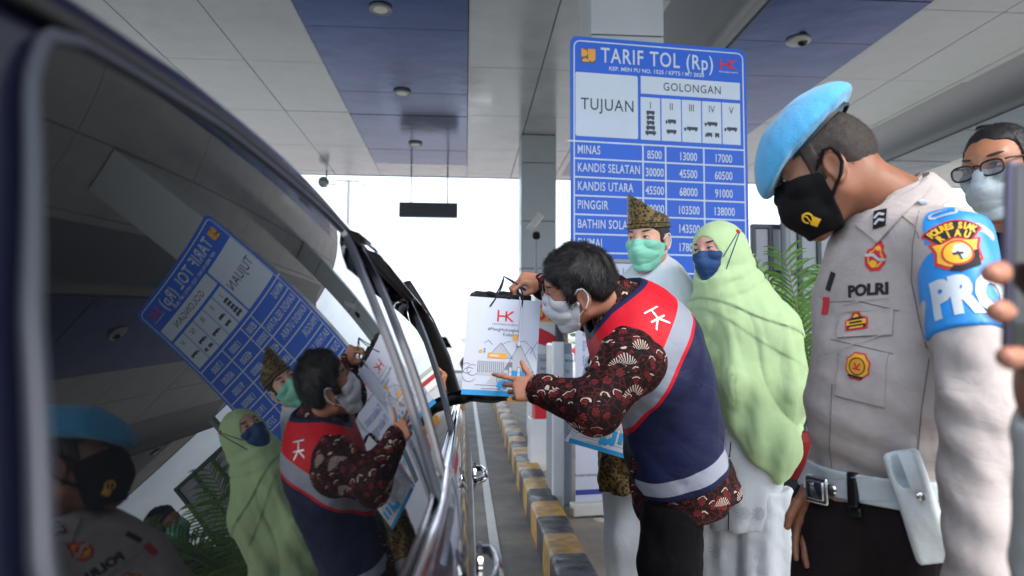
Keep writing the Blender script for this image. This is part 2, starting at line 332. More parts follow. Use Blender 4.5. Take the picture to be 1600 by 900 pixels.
def striped():
    m = mat('worn_kerb_paint', lin(30, 30, 34), .5, rvar=.16, vscale=9, bump=.5, bscale=24, bdist=.01); nt = m.node_tree; l = nt.links.new; b = nt.nodes['Principled BSDF']
    tcn = N(nt, 'ShaderNodeTexCoord'); sp = N(nt, 'ShaderNodeSeparateXYZ'); l(tcn.outputs['Object'], sp.inputs[0])
    s = math_(nt, 'GREATER_THAN', math_(nt, 'FRACT', math_(nt, 'MULTIPLY', sp.outputs['Y'], 1 / .78)), .5)
    n = N(nt, 'ShaderNodeTexNoise'); n.inputs['Scale'].default_value = 14; n.inputs['Detail'].default_value = 6; l(tcn.outputs['Object'], n.inputs['Vector'])
    def rp(c1, c2): r = ramp(nt, [(.38, c1), (.66, c2)], 'LINEAR'); l(n.outputs['Fac'], r.inputs['Fac']); return r.outputs[0]
    mm = N(nt, 'ShaderNodeMixRGB'); l(s, mm.inputs['Fac']); l(rp(lin(26, 28, 34), lin(66, 67, 71)), mm.inputs['Color1']); l(rp(lin(206, 154, 48), lin(156, 122, 66)), mm.inputs['Color2']); l(mm.outputs[0], b.inputs['Base Color']); return m
M['kerb'] = striped()

# ------------------------------------------------------------------ implicit surfaces
def rc(p, a, b, ra, rb):
    a = np.asarray(a, float); b = np.asarray(b, float); ab = b - a; t = np.clip(((p - a) @ ab) / (ab @ ab + 1e-12), 0, 1)
    return np.linalg.norm(p - a - t[:, None] * ab, axis=1) - (ra + t * (rb - ra))
def sph(p, c, r): return np.linalg.norm(p - np.asarray(c), axis=1) - r
def ell(p, c, r, A=None):
    q = p - np.asarray(c)
    if A is not None: q = q @ np.asarray(A).T
    r = np.asarray(r, float); k0 = np.linalg.norm(q / r, axis=1); k1 = np.linalg.norm(q / r ** 2, axis=1) + 1e-9
    return k0 * (k0 - 1) / k1
def ecap(p, a, b, ra, rb, ax, sq):
    # round cone squashed along axis ax by factor sq
    ax = nrm(ax); a = np.asarray(a, float); b = np.asarray(b, float); ab = b - a; t = np.clip(((p - a) @ ab) / (ab @ ab), 0, 1)
    q = p - a - t[:, None] * ab; h = q @ ax; q = q + ax * (h * (1 / sq - 1))[:, None]
    return (np.linalg.norm(q, axis=1) - (ra + t * (rb - ra))) * (sq if sq < 1 else 1)
def smin(a, b, k): h = np.clip(.5 + .5 * (b - a) / k, 0, 1); return b + (a - b) * h - k * h * (1 - h)
def smax(a, b, k): return -smin(-a, -b, k)
def wob(p, seed, Ls, amp, st=(1, 1, 1), ridge=False, n=5):
    r = np.random.RandomState(seed); st = np.asarray(st, float); s = 0
    wv = r.normal(size=3) * 2 / Ls; w = np.sin(p @ wv + r.rand() * 6)
    for i in range(n):
        k = nrm(r.normal(size=3)) * st; k = k / (np.linalg.norm(k) + 1e-9) * 2 * math.pi / (Ls * r.uniform(.7, 1.5))
        a = p @ k + r.rand() * 6.28 + 1.1 * w
        s = s + ((1 - 2 * np.abs(np.sin(a / 2)) ** .8) if ridge else np.sin(a))
    return amp * s / n ** .5
EDG = [(0, 1), (2, 3), (4, 5), (6, 7), (0, 2), (1, 3), (4, 6), (5, 7), (0, 4), (1, 5), (2, 6), (3, 7)]
CO = np.array([[i, j, k] for i in (0, 1) for j in (0, 1) for k in (0, 1)], float)
def surfnet(f, lo, hi, h):
    lo = np.asarray(lo, float); hi = np.asarray(hi, float); n = np.ceil((hi - lo) / h).astype(int) + 1
    ax = [lo[i] + h * np.arange(n[i]) for i in range(3)]
    V = np.empty(n, np.float32); yz = np.stack(np.meshgrid(ax[1], ax[2], indexing='ij'), -1).reshape(-1, 2); st = max(1, int(250000 / len(yz)))
    for i in range(0, n[0], st):
        xs = ax[0][i:i + st]; p = np.concatenate([np.repeat(xs, len(yz))[:, None], np.tile(yz, (len(xs), 1))], 1)
        V[i:i + st] = f(p).reshape(len(xs), n[1], n[2])
    V[0] = V[-1] = 1; V[:, 0] = V[:, -1] = 1; V[:, :, 0] = V[:, :, -1] = 1
    S = V < 0; cs = [slice(0, -1), slice(1, None)]
    sg = [S[cs[i], cs[j], cs[k]] for i in (0, 1) for j in (0, 1) for k in (0, 1)]
    cnt = sum(s.astype(np.int8) for s in sg); act = (cnt > 0) & (cnt < 8); idx = np.argwhere(act)
    c8 = np.stack([V[cs[i], cs[j], cs[k]][act] for i in (0, 1) for j in (0, 1) for k in (0, 1)], 1).astype(float)
    acc = np.zeros((len(idx), 3)); num = np.zeros(len(idx))
    for a, b in EDG:
        va, vb = c8[:, a], c8[:, b]; x = (va < 0) != (vb < 0); t = np.where(x, va / (va - vb + 1e-30), 0)
        acc += np.where(x[:, None], CO[a] + t[:, None] * (CO[b] - CO[a]), 0); num += x
    W = lo + h * (idx + acc / num[:, None]); mp = -np.ones(act.shape, np.int64); mp[act] = np.arange(len(idx)); Q = []
    for d in range(3):
        a0 = [slice(None)] * 3; a1 = [slice(None)] * 3; a0[d] = slice(0, -1); a1[d] = slice(1, None)
        s0, s1 = S[tuple(a0)], S[tuple(a1)]; e = np.argwhere(s0 != s1)
        u, v = (d + 1) % 3, (d + 2) % 3; e = e[(e[:, u] > 0) & (e[:, v] > 0) & (e[:, u] < n[u] - 1) & (e[:, v] < n[v] - 1)]
        def cell(du, dv): q = e.copy(); q[:, u] += du; q[:, v] += dv; return mp[q[:, 0], q[:, 1], q[:, 2]]
        q = np.stack([cell(-1, -1), cell(0, -1), cell(0, 0), cell(-1, 0)], 1); fl = ~s0[e[:, 0], e[:, 1], e[:, 2]]
        q[fl] = q[fl][:, ::-1]; Q.append(q)
    Q = np.concatenate(Q); Q = Q[(Q >= 0).all(1)]
    return W, Q
def relax(V, Q, it=2, lam=.5):
    V = V.copy(); e = np.concatenate([Q[:, [0, 1]], Q[:, [1, 2]], Q[:, [2, 3]], Q[:, [3, 0]]])
    for _ in range(it):
        s = np.zeros_like(V); c = np.zeros(len(V)); np.add.at(s, e[:, 0], V[e[:, 1]]); np.add.at(s, e[:, 1], V[e[:, 0]]); np.add.at(c, e[:, 0], 1); np.add.at(c, e[:, 1], 1)
        V += lam * (s / np.maximum(c, 1)[:, None] - V)
    return V
def vnorm(V, Q):
    n = np.cross(V[Q[:, 2]] - V[Q[:, 0]], V[Q[:, 3]] - V[Q[:, 1]]); o = np.zeros_like(V)
    for i in range(4): np.add.at(o, Q[:, i], n)
    return o / (np.linalg.norm(o, axis=1)[:, None] + 1e-12)
def solid(name, f, lo, hi, h, m, parent=None, base=None, attr=None, it=1):
    V, Q = surfnet(f, lo, hi, h); V = relax(V, Q, it) if it else V
    return add(name, V, Q, m, parent, base, attrs={k: g(V) for k, g in attr.items()} if attr else None)
def bvh(*objs):
    V = []; Fc = []
    for o in objs:
        k = len(V); b = BASE[o.name]; V += [Vector(np.array(v.co) + b) for v in o.data.vertices]; Fc += [tuple(i + k for i in p.vertices) for p in o.data.polygons]
    return BVHTree.FromPolygons(V, Fc)

# ------------------------------------------------------------------ lettering
_TX = {}
def text2d(s, h=1.0, cond=1.0, bold=0.0, sp=1.0, align='CENTER'):
    key = (s, cond, bold, sp, align)
    if key not in _TX:
        cu = bpy.data.curves.new('t', 'FONT'); cu.body = s; cu.size = 1; cu.offset = bold; cu.align_x = align; cu.space_character = sp; cu.resolution_u = 3
        ob = bpy.data.objects.new('t', cu); COL.objects.link(ob); dg = bpy.context.evaluated_depsgraph_get(); dg.update()
        me = bpy.data.meshes.new_from_object(ob.evaluated_get(dg))
        V = np.array([v.co[:2] for v in me.vertices]).reshape(-1, 2); Fc = [tuple(p.vertices) for p in me.polygons]
        bpy.data.objects.remove(ob); bpy.data.curves.remove(cu); bpy.data.meshes.remove(me)
        V = V / .73 - np.array([0, .5]); V[:, 0] *= cond; _TX[key] = (V, Fc)
    V, Fc = _TX[key]; return V * h, Fc
def shapes(polys):
    V = []; Fc = []
    for p in polys: o = len(V); V += [tuple(q) for q in p]; Fc.append(tuple(range(o, o + len(p))))
    return np.array(V, float), Fc
def stroke(pts, w, closed=False):
    pts = np.asarray(pts, float); k = len(pts); out = []
    for i in range(k if closed else k - 1):
        a, b = pts[i], pts[(i + 1) % k]; d = b - a; l = np.hypot(*d)
        if l < 1e-9: continue
        n = np.array([-d[1], d[0]]) / l * w / 2; e = d / l * w * .3; out.append([a - e - n, b + e - n, b + e + n, a - e + n])
    return out
def circ(c, r, n=20, a0=0, a1=360): return [(c[0] + r * math.cos(math.radians(a0 + (a1 - a0) * i / n)), c[1] + r * math.sin(math.radians(a0 + (a1 - a0) * i / n))) for i in range(n + (0 if a1 - a0 == 360 else 1))]
def rect(x0, y0, x1, y1): return [(x0, y0), (x1, y0), (x1, y1), (x0, y1)]
# the red builder's emblem: an H and a K sharing one bar, unit height, y up
HK = [rect(0, 0, .14, 1), rect(.14, .42, .72, .56), rect(.62, .06, .76, .94), [(.76, .46), (1.22, .86), (1.28, .96), (1.10, .96), (.76, .62)], [(.76, .54), (.76, .38), (1.12, .04), (1.32, .04)]]
HKs = [[(x - .66, y - .5) for x, y in p] for p in HK]
class Panel:
    """flat printed sheet: O top-left, U right, Vd down, Nn towards the viewer"""
    def __init__(s, O, U, Vd, lev=.0012): s.O = np.array(O, float); s.U = nrm(U); s.V = nrm(Vd); s.N = np.cross(s.V, s.U); s.N = nrm(s.N); s.b = {}; s.lev = lev; s.k = 0
    def uv(s, px, py):
        d = ray(px, py); c = np.array([0, 0, CAMH]); t = ((s.O - c) @ s.N) / (d @ s.N); q = c + d * t - s.O; return q @ s.U, q @ s.V
    def put(s, V2, Fc, m, lev=1, part='print'):
        V = s.O + np.outer(V2[:, 0], s.U) + np.outer(V2[:, 1], s.V) + s.N * (lev * s.lev); part = (part, s.k) if part in ('lettering', 'vehicle_pictogram') else part; mb = s.b.setdefault((part, m), MB()); mb.put(V, [tuple(f)[::-1] for f in Fc]); return s
    def poly(s, polys, m, lev=1, part='print'): V, Fc = shapes(polys); return s.put(V, Fc, m, lev, part)
    def rect(s, u0, v0, u1, v1, m, lev=1, part='print'): return s.poly([rect(u0, v0, u1, v1)], m, lev, part)
    def text(s, t, u, v, h, m, lev=2, cond=1, bold=0, sp=1, align='CENTER', part='lettering', rot=0, slant=0):
        s.k += 1; V, Fc = text2d(t, h, cond, bold, sp, align); V = V.copy(); V[:, 1] *= -1; V[:, 0] -= V[:, 1] * slant
        return s.put(V + np.array([u, v]), [f[::-1] for f in Fc], m, lev, part)
    def sym(s, polys, u, v, h, m, lev=2, part='emblem', sx=1):
        V, Fc = shapes(polys); V = V * h; V[:, 0] *= sx; V[:, 1] *= -1; return s.put(V + np.array([u, v]), [f[::-1] for f in Fc], m, lev, part)
    def emit(s, parent):
        parts = {}
        for (p, m), mb in s.b.items(): parts.setdefault(p, []).append((m, mb))
        for p, l in parts.items():
            o = MB(); ms = []
            for m, mb in l: o.put(mb.V, mb.F, len(ms)); ms.append(M[m])
            o.obj(p[0] if isinstance(p, tuple) else p, ms, parent)
def decal(name, V2, Fc, px, py, tree, parent, m, U=None, ang=0, eps=.0015, cam_o=None, dens=.012, thick=0):
    o = np.array([0, 0, CAMH]) if cam_o is None else cam_o; d = nrm(ray(px, py)); hit, n, i, dist = tree.ray_cast(Vector(o), Vector(d), 20)
    if hit is None: print('decal miss', name); return None
    n = np.array(n); n = n if n @ d < 0 else -n; u = R[:, 0] - n * (R[:, 0] @ n); u = nrm(u); v = np.cross(n, u)
    a = math.radians(ang); u, v = u * math.cos(a) + v * math.sin(a), -u * math.sin(a) + v * math.cos(a)
    bm = bmesh.new(); vs = [bm.verts.new((p[0], p[1], 0)) for p in V2]
    for f in Fc:
        try: bm.faces.new([vs[k] for k in f])
        except ValueError: pass
    bmesh.ops.triangulate(bm, faces=bm.faces[:])
    for _ in range(4):
        le = [e for e in bm.edges if e.calc_length() > dens]
        if not le: break
        bmesh.ops.subdivide_edges(bm, edges=le, cuts=1); bmesh.ops.triangulate(bm, faces=[f for f in bm.faces if len(f.verts) > 3])
    bm.verts.index_update(); W = []; hit = np.array(hit)
    for q in bm.verts:
        b = hit + u * q.co.x + v * q.co.y; h2, n2, _, _ = tree.ray_cast(Vector(b + n * .12), Vector(-n), .3)
        W.append((np.array(h2) + n * eps) if h2 is not None else b + n * eps)
    Fn = [tuple(k.index for k in f.verts) for f in bm.faces]; bm.free()
    W = np.array(W)
    fn = []
    for f in Fn:
        k = np.cross(W[f[1]] - W[f[0]], W[f[2]] - W[f[0]]); fn.append(f if k @ n > 0 else f[::-1])
    if thick:
        k = len(W); Wt = np.concatenate([W + n * thick, W - n * .002]); ed = {}
        for f in fn:
            for a_, b_ in zip(f, f[1:] + f[:1]): ed[(a_, b_)] = 1
        side = [(a_, b_, b_ + k, a_ + k)[::-1] for (a_, b_) in ed if (b_, a_) not in ed]
        W, fn = Wt, fn + side
    return add(name, W, fn, m, parent, smooth=False)

def wrap(name, V2, Fc, tree, O, ax, ref, r, parent, m, u0=0, v0=0, eps=.002, dens=.008, rot=0):
    """lay a flat drawing round a limb: u goes round the axis, v down along it"""
    ax = nrm(ax); ref = nrm(np.array(ref) - ax * (np.array(ref) @ ax)); side = np.cross(ref, ax); side = side if side @ R[:, 0] > 0 else -side
    V2 = np.asarray(V2, float); c_, s_ = math.cos(math.radians(rot)), math.sin(math.radians(rot)); V2 = np.stack([V2[:, 0] * c_ - V2[:, 1] * s_, V2[:, 0] * s_ + V2[:, 1] * c_], 1)
    bm = bmesh.new(); vs = [bm.verts.new((p[0] + u0, p[1] - v0, 0)) for p in V2]
    for f in Fc:
        try: bm.faces.new([vs[k] for k in f])
        except ValueError: pass
    bmesh.ops.triangulate(bm, faces=bm.faces[:])
    for _ in range(4):
        le = [e for e in bm.edges if e.calc_length() > dens]
        if not le: break
        bmesh.ops.subdivide_edges(bm, edges=le, cuts=1); bmesh.ops.triangulate(bm, faces=[f for f in bm.faces if len(f.verts) > 3])
    bm.verts.index_update(); W = []
    for q in bm.verts:
        th = q.co.x / r; d = ref * math.cos(th) + side * math.sin(th); b = O - ax * q.co.y
        h, n, i, t = tree.ray_cast(Vector(b + d * .2), Vector(-d), .3); W.append((np.array(h) if h is not None else b + d * r) + d * eps)
    Fn = [tuple(k.index for k in f.verts) for f in bm.faces]; bm.free(); return add(name, W, Fn, m, parent, smooth=False)

# ------------------------------------------------------------------ the setting
def slab(name, x0, x1, y0, y1, z0, z1, m, **k): return MB().box(((x0 + x1) / 2, (y0 + y1) / 2, (z0 + z1) / 2), (x1 - x0, y1 - y0, z1 - z0)).obj(name, m, base=((x0 + x1) / 2, (y0 + y1) / 2, z0), **k)
tag(MB().put([(-900, -900, -.03), (900, -900, -.03), (900, 1500, -.03), (-900, 1500, -.03)], [(0, 1, 2, 3)]).obj('ground', M['land'], base=(0, 0, -.03)), kind='structure')
tag(MB().put([(-16, -30, 0), (18, -30, 0), (18, 150, 0), (-16, 150, 0)], [(0, 1, 2, 3)]).obj('road', M['asphalt'], base=(0, 0, 0)), kind='structure')
FL = .12
ISX0, ISX1 = .60, 2.75
tag(MB().box(((ISX0 + ISX1) / 2, 6.5, FL / 2), (ISX1 - ISX0, 25, FL), bev=.015).obj('traffic_island', M['floor'], base=(1.7, 6.5, 0)), kind='structure')
# striped kerb along the lane side, slightly askew like the photograph's
ka, kb = PZ(848, 890, 0.0), PZ(771, 637, 0.0); kd = nrm(kb - ka); kn = np.array([kd[1], -kd[0], 0])
G = []
prof = [(0, 0), (0, .176), (.006, .190), (.018, .199), (.17, .203), (.184, .197), (.190, .184), (.19, 0.0)]
for t in np.arange(-4, 14.01, .26): G.append([ka + kd * t + kn * (p[0] + .004 * math.sin(t * 5 + i)) + np.array([0, 0, p[1] + (.004 * math.sin(3.1 * t + i) if p[1] > .1 else 0)]) for i, p in enumerate(prof)])
kerb = MB().grid(G).obj('kerb', M['kerb'], base=(ka[0], ka[1], 0), autos=50); tag(kerb, kind='structure')
tag(MB().put([(.165, -10, .004), (.225, -10, .004), (.225, 40, .004), (.165, 40, .004)], [(0, 1, 2, 3)]).obj('lane_marking', M['offwhite'], base=(.2, 0, .004)), kind='structure')

# ------------------------------------------------------------------ canopy
CH = 5.6; YF = 18.8; YN = -0.8
can = empty('toll_canopy', (1.5, 7, CH)); tag(can, 'wide flat toll plaza canopy with pale grey panels and blue strips overhead', 'canopy')
X0c, X1c = -13.0, 15.5
MB().box(((X0c + X1c) / 2, (YF + YN) / 2, CH + .35), (X1c - X0c, YF - YN, .5)).obj('roof_slab', M['ceildark'], can)
blues = [(-8.3, -5.9), (-2.27, 0.0), (3.53, 5.9), (9.3, 11.7)]
ys = np.arange(YF - .45, YN, -2.45)
xe = sorted([X0c, X1c] + [b for bb in blues for b in bb])
for a, b in zip(xe[:-1], xe[1:]):
    if (a, b) in blues: continue
    k = max(1, round((b - a) / 1.2)); xs = np.linspace(a, b, k + 1)
    yl = [YF] + list(ys) + [YN]; mb = MB()
    for i in range(k):
        for y1, y0 in zip(yl[:-1], yl[1:]):
            mb.box(((xs[i] + xs[i + 1]) / 2, (y0 + y1) / 2, CH + .04 + RNG.uniform(-.003, .003)), (xs[i + 1] - xs[i] - .016, y1 - y0 - .016, .06))
    mb.obj('ceiling_panel', M['ceil'], can)
yb = [17.4, 16.05, 14.8, 13.52, 12.25, 10.95, 9.63]; yb += [9.63 - 1.3 * i for i in range(1, 12)]
for a, b in blues:
    mb = MB()
    for y1, y0 in zip(yb[:-1], yb[1:]):
        if y0 < YN: continue
        mb.box(((a + b) / 2, (y0 + y1) / 2, CH + .03 + RNG.uniform(-.004, .004)), (b - a - .01, y1 - y0 - .014, .06))
    mb.box(((a + b) / 2, (YF + 17.4) / 2, CH + .042), (b - a, YF - 17.4, .06), m=1)
    mb.obj('blue_ceiling_strip', [M['ceilblue'], M['ceil']], can)
for x in (3.5, 9.27):   # rounded downstand beams beside the blue strips
    G = [[(x - 1.0 + .95 * math.sin(a), y, CH + .01 - .34 * (1 - math.cos(a))) for a in np.linspace(0, math.pi / 2, 12)] + [(x - .03, y, CH - .36), (x, y, CH - .36), (x, y, CH + .02)] for y in (YN, YF - .5)]
    mb = MB(); mb.grid(G, 0, flip=False); mb.box((x + .012, (YN + YF - .5) / 2, CH - .2), (.03, YF - .5 - YN, .36), m=1)
    mb.obj('ceiling_beam', [M['beam'], M['navy']], can, autos=40)
mb = MB(); mb.box(((X0c + X1c) / 2, YF + .02, CH + .28), (X1c - X0c, .05, .56)); mb.box((X1c + .02, (YF + YN) / 2, CH + .28), (.05, YF - YN, .56)); mb.box((X0c - .02, (YF + YN) / 2, CH + .28), (.05, YF - YN, .56)); mb.obj('fascia', M['navy'], can)
def column(name, px0, px1, y, m, label, joints):
    x0 = P(px0, 400, y)[0]; x1 = P(px1, 400, y)[0]; wd = x1 - x0; o = empty(name, ((x0 + x1) / 2, y + wd / 2, FL)); tag(o, label, 'column', 'canopy columns')
    mbp = MB(); zs = [FL] + joints + [CH]
    for a, b in zip(zs[:-1], zs[1:]): mbp.box(((x0 + x1) / 2, y + wd / 2, (a + b) / 2), (wd, wd, b - a - .012), bev=.012)
    mbp.obj('cladding', m, o); MB().box(((x0 + x1) / 2, y + wd / 2, (CH + FL) / 2), (wd - .03, wd - .03, CH - FL)).obj('core', M['joint'], o); return o
column('canopy_column', 814, 869, 14.6, M['col'], 'grey clad canopy column with a security camera in front of it', [1.6, 2.75, 3.75, 5.0])
column('canopy_column', 924, 1041, 6.7, M['colw'], 'pale clad canopy column rising right behind the blue tariff sign', [1.9, 3.1, 4.3])
def downlight(x, y, label):
    o = empty('ceiling_light', (x, y, CH - .02)); tag(o, label, 'ceiling light', 'round ceiling downlights')
    MB().lathe((x, y, CH - .03), [(.10, 0), (.15, -.005), (.155, .02), (.15, .04)], ax=(0, 0, 1)).obj('trim_ring', M['grey'], o, autos=40)
    MB().lathe((x, y, CH - .036), [(.02, 0), (.095, .001), (.1, .012)]).obj('diffuser', M['lamp'], o, autos=40)
for y, t in ((9.03, 'nearest of the downlights in the left blue strip, cut by the top of the photo'), (12.2, 'middle downlight of the three in the left blue ceiling strip'), (15.5, 'farthest downlight in the left blue strip, above the hanging lane sign')): downlight(-1.15, y, t)
downlight(10.5, 13.4, 'round ceiling light over the right lane, above the spectacled man'); downlight(10.5, 16.9, 'small far ceiling light between the beret officer and the spectacled man')
o = empty('dome_camera', (4.74, 9.57, CH)); tag(o, 'pale dome camera on the dark blue ceiling strip right of the sign', 'dome camera')
MB().lathe((4.74, 9.57, CH - .05), [(.17, .05), (.17, .02), (.13, 0), (.02, -.01)], ax=(0, 0, 1)).obj('housing', M['offwhite'], o, autos=40); MB().lathe((4.78, 9.52, CH - .06), [(.07, .01), (.06, -.03), (.03, -.05), (.005, -.055)]).obj('lens_dome', M['screen'], o, autos=60)
# hanging lane sign, seen from the back
hs = empty('hanging_sign', P(670, 340, 17.5)); tag(hs, 'dark grey lane sign box hanging on two rods beyond the car', 'sign')
c = P(669.5, 328.5, 17.5); wd = 91 / F * 17.5; hd = 23 / F * 17.5
mb = MB(); mb.box(c, (wd, .16, hd), bev=.012); [mb.box(c + [dx * wd, -.082, 0], (.05, .012, hd * .98)) for dx in (-.16, .16)]; mb.obj('sign_box', M['dark'], hs)
for px in (642, 699): q = P(px, 318, 17.5); MB().tube([q, [q[0], q[1], CH]], .018).obj('rod', M['grey'], hs)

# ------------------------------------------------------------------ tariff sign
SD = 4.82; syaw = .109
sU = np.array([math.cos(syaw), math.sin(syaw), 0]); sN = np.array([-math.sin(syaw), math.cos(syaw), 0])
sO = P(891.5, 55.5, SD); pl = Panel(sO, sU, (0, 0, -1)); pl.N = -sN
u1, _ = pl.uv(1165, 80); Wd = u1; Hd = 2.02
sg = empty('tariff_sign', (sO + sU * Wd / 2) * [1, 1, 0] + [0, 0, FL]); tag(sg, 'tall blue toll tariff board with white price table behind the group', 'sign')
fr = (sO - sN * -.001, sU, np.array([0, 0, -1.]), sN)
def rrect(x0, y0, x1, y1, r, n=5): return [p for (cx, cy, a) in ((x0 + r, y0 + r, 180), (x1 - r, y0 + r, 270), (x1 - r, y1 - r, 0), (x0 + r, y1 - r, 90)) for p in circ((cx, cy), r, n, a, a + 90)]
MB().prism(rrect(0, 0, Wd, Hd, .05), 0, .012, (sO, sU, np.array([0, 0, -1.]), sN)).obj('board', M['signblue'], sg)
for du in (.25, Wd - .25): q = sO + sU * du + sN * .05; MB().box([q[0], q[1], (FL + sO[2] - .1) / 2], (.06, .06, sO[2] - .1 - FL)).obj('post', M['grey'], sg)
a, b = pl.uv(897, 63); c_, d_ = pl.uv(1160, 82)
rim = rrect(a, b, c_, Hd - .03, .045); pl.poly(stroke(rim, .010, True), 'signwhite', 1.0, 'border')
def cell(px0, py0, px1, py1): u0, v0 = pl.uv(px0, py0); ua, va = pl.uv(px1, py1); return u0, v0, ua, va
u0, v0, ua, va = cell(899, 112, 997, 217.5); pl.poly([rrect(u0, v0, ua, va, .015)], 'signwhite', 1, 'table_cell')
uL, vt = pl.uv(1001, 118.5); _, vb = pl.uv(1001, 146); uR = pl.uv(1156, 140)[0]; pl.rect(uL, vt, uR, vb, 'signwhite', 1, 'table_cell')
_, vt2 = pl.uv(1001, 151.5); _, vb2 = pl.uv(1001, 218)
for x0, x1, t in ((1001, 1031.5, 'I'), (1033.5, 1064, 'II'), (1065.5, 1095.3, 'III'), (1097, 1126.7, 'IV'), (1128.3, 1156.5, 'V')):
    q0 = pl.uv(x0, 180)[0]; q1 = pl.uv(x1, 180)[0]; pl.rect(q0, vt2, q1, vb2, 'signwhite', 1, 'table_cell'); pl.text(t, (q0 + q1) / 2, vt2 + .055, .055, 'signtext', 2, .8, 0.0)
    def truck(u, v, s, kind, q=(q0 + q1) / 2):
        ps = [rect(q + u - .042 * s, v - .018, q + u + .042 * s, v + .006)]
        if kind: ps += [rect(q + u - .064 * s, v - .010, q + u - .046 * s, v + .006)]
        ps += [circ((q + u + dx * s, v + .009), .007, 10) for dx in ((-.055, -.02, .028) if kind else (-.026, .026))]
        pl.k += 1; pl.poly(ps, 'signtext', 2, 'vehicle_pictogram')
    if t == 'I':
        for k, s in enumerate((.75, .7, .7, .8, .95)): truck(0, vt2 + .115 + k * .037, s, 0)
    if t == 'II': truck(.004, vt2 + .17, .75, 1); truck(0, vt2 + .245, .9, 0)
    if t == 'III': truck(.004, vt2 + .215, 1.0, 1)
    if t == 'IV': truck(.004, vt2 + .17, .95, 1); truck(-.02, vt2 + .25, .5, 1); truck(.04, vt2 + .25, .4, 0)
    if t == 'V': truck(.004, vt2 + .20, .95, 1)
u, v = pl.uv(1028, 92); pl.text('TARIF TOL (Rp)', u, v, .112, 'signwhite', 2, .74, .012, 1.12)
u, v = pl.uv(1026.5, 112.3); pl.text('KEP. MEN PU NO. 1525 / KPTS / M / 2020', u, v, .030, 'signwhite', 2, .98, .02, 1.02)
u, v = pl.uv(949.5, 163.5); pl.text('TUJUAN', u, v, .088, 'signtext', 2, .82, .004, 1.12)
pl.text('GOLONGAN', (uL + uR) / 2 + .01, (vt + vb) / 2, .062, 'signtext', 2, .85, .003, 1.12)
u, v = pl.uv(919, 87); s = .105; pl.rect(u - s / 2, v - s / 2, u + s / 2, v + s / 2, 'ink', 1.2, 'ministry_emblem')
pl.poly([[(u - .05, v - .05), *circ((u - .03, v - .018), .026, 8, -70, 80), (u - .05, v + .012)], [*circ((u + .026, v + .016), .027, 8, 0, 180), (u - .001, v - .05), (u + .053, v - .05)], [*circ((u - .02, v + .046), .026, 8, 180, 360)]], 'orange', 2, 'ministry_emblem')
u, v = pl.uv(1138, 101); pl.sym(HKs, u, v, .085, 'red', 2, 'builder_emblem', 1.25); pl.text('HUTAMA KARYA', u, v + .058, .012, 'signwhite', 2, 1.2, .02)
vr = [pl.uv(895, y)[1] for y in (220, 247, 276, 305, 334.5, 365, 394)]; vr += [vr[-1] + (vr[-1] - vr[1]) / 5]
for y in vr: pl.rect(a - (.05 if y == vr[0] else 0), y - .006, c_, y + .006, 'signwhite', 1.4, 'table_line')
uc = [pl.uv(x, y)[0] for x, y in ((1004.5, 250), (1040, 253), (1099.7, 257))]
for q in uc: pl.rect(q - .006, vr[0], q + .006, vr[6], 'signwhite', 1.6, 'table_line')
rows = [('MINAS', '8500', '13000', '17000'), ('KANDIS SELATAN', '30000', '45500', '60500'), ('KANDIS UTARA', '45500', '68000', '91000'), ('PINGGIR', '69000', '103500', '138000'), ('BATHIN SOLAPAN', '95500', '143500', '191500'), ('DUMAI', '118500', '178000', '237500')]
ul = pl.uv(902, 235)[0]
for i, r_ in enumerate(rows):
    vm = (vr[i] + vr[i + 1]) / 2; pl.text(r_[0], ul, vm - .006, .064, 'signwhite', 2, .62, .014, 1.08, 'LEFT')
    for t, q in zip(r_[1:], (pl.uv(1022.5, 240)[0], pl.uv(1075, 245)[0], pl.uv(1130, 248)[0])): pl.text(t, q, vm + .006, .062, 'signwhite', 2, .66, .014, 1.0)
pl.emit(sg)

# ------------------------------------------------------------------ roll-up banner
BD = 4.70
bO = P(899, 408, BD); bU = nrm(P(990, 800, BD + .06) - P(887, 789, BD - .02)) * [1, 1, 0]; bU = nrm(bU)
bn = Panel(bO, bU, (0, 0, -1), .001); bN = np.cross(bU, [0, 0, 1.])  # towards viewer
bn.N = bN if bN[1] < 0 else -bN
zb = FL + .10; BW = .60; BH = bO[2] - zb
bo = empty('rollup_banner', np.array([*(bO + bU * BW / 2)[:2], FL])); tag(bo, 'white customer day roll-up banner on an aluminium base behind the bending man', 'banner')
MB().prism(rect(0, 0, BW, BH), 0, .003, (bO, bU, np.array([0, 0, -1.]), -bn.N)).obj('sheet', M['paper'], bo)
q = bO + bU * BW / 2; rb = np.array([bU, -bn.N, [0, 0, 1.]]).T
MB().box([q[0], q[1], FL + .055], (BW + .06, .09, .085), rb, bev=.012).obj('base_cassette', M['offwhite'], bo)
MB().box([q[0], q[1], bO[2] + .01], (BW + .01, .02, .03), rb, bev=.005).obj('top_rail', M['grey'], bo)
for du in (.12, BW - .08): e = bO + bU * du; MB().lathe((e[0] + bn.N[0] * .11, e[1] + bn.N[1] * .11, FL), [(.035, 0), (.035, .008), (.02, .014)]).obj('foot', M['offwhite'], bo)
bn.sym([rect(-.5, -.5, -.38, .5), *[[*circ((-.2 + k * .4, .0), .16, 8, 0, 180), *circ((-.2 + k * .4, 0), .08, 8, 180, 0)[::1]] for k in (0, 1)]], .38, .075, .075, 'teal', 2, 'state_emblem')
for k in (0, 1):
    x = .405 + k * .045; bn.poly(stroke([(x - .015, .11), (x - .015, .065), *[(x + p[0], .065 - p[1]) for p in circ((0, 0), .015, 6, 180, 0)], (x + .015, .065), (x + .015, .11)], .009), 'teal', 2, 'state_emblem')
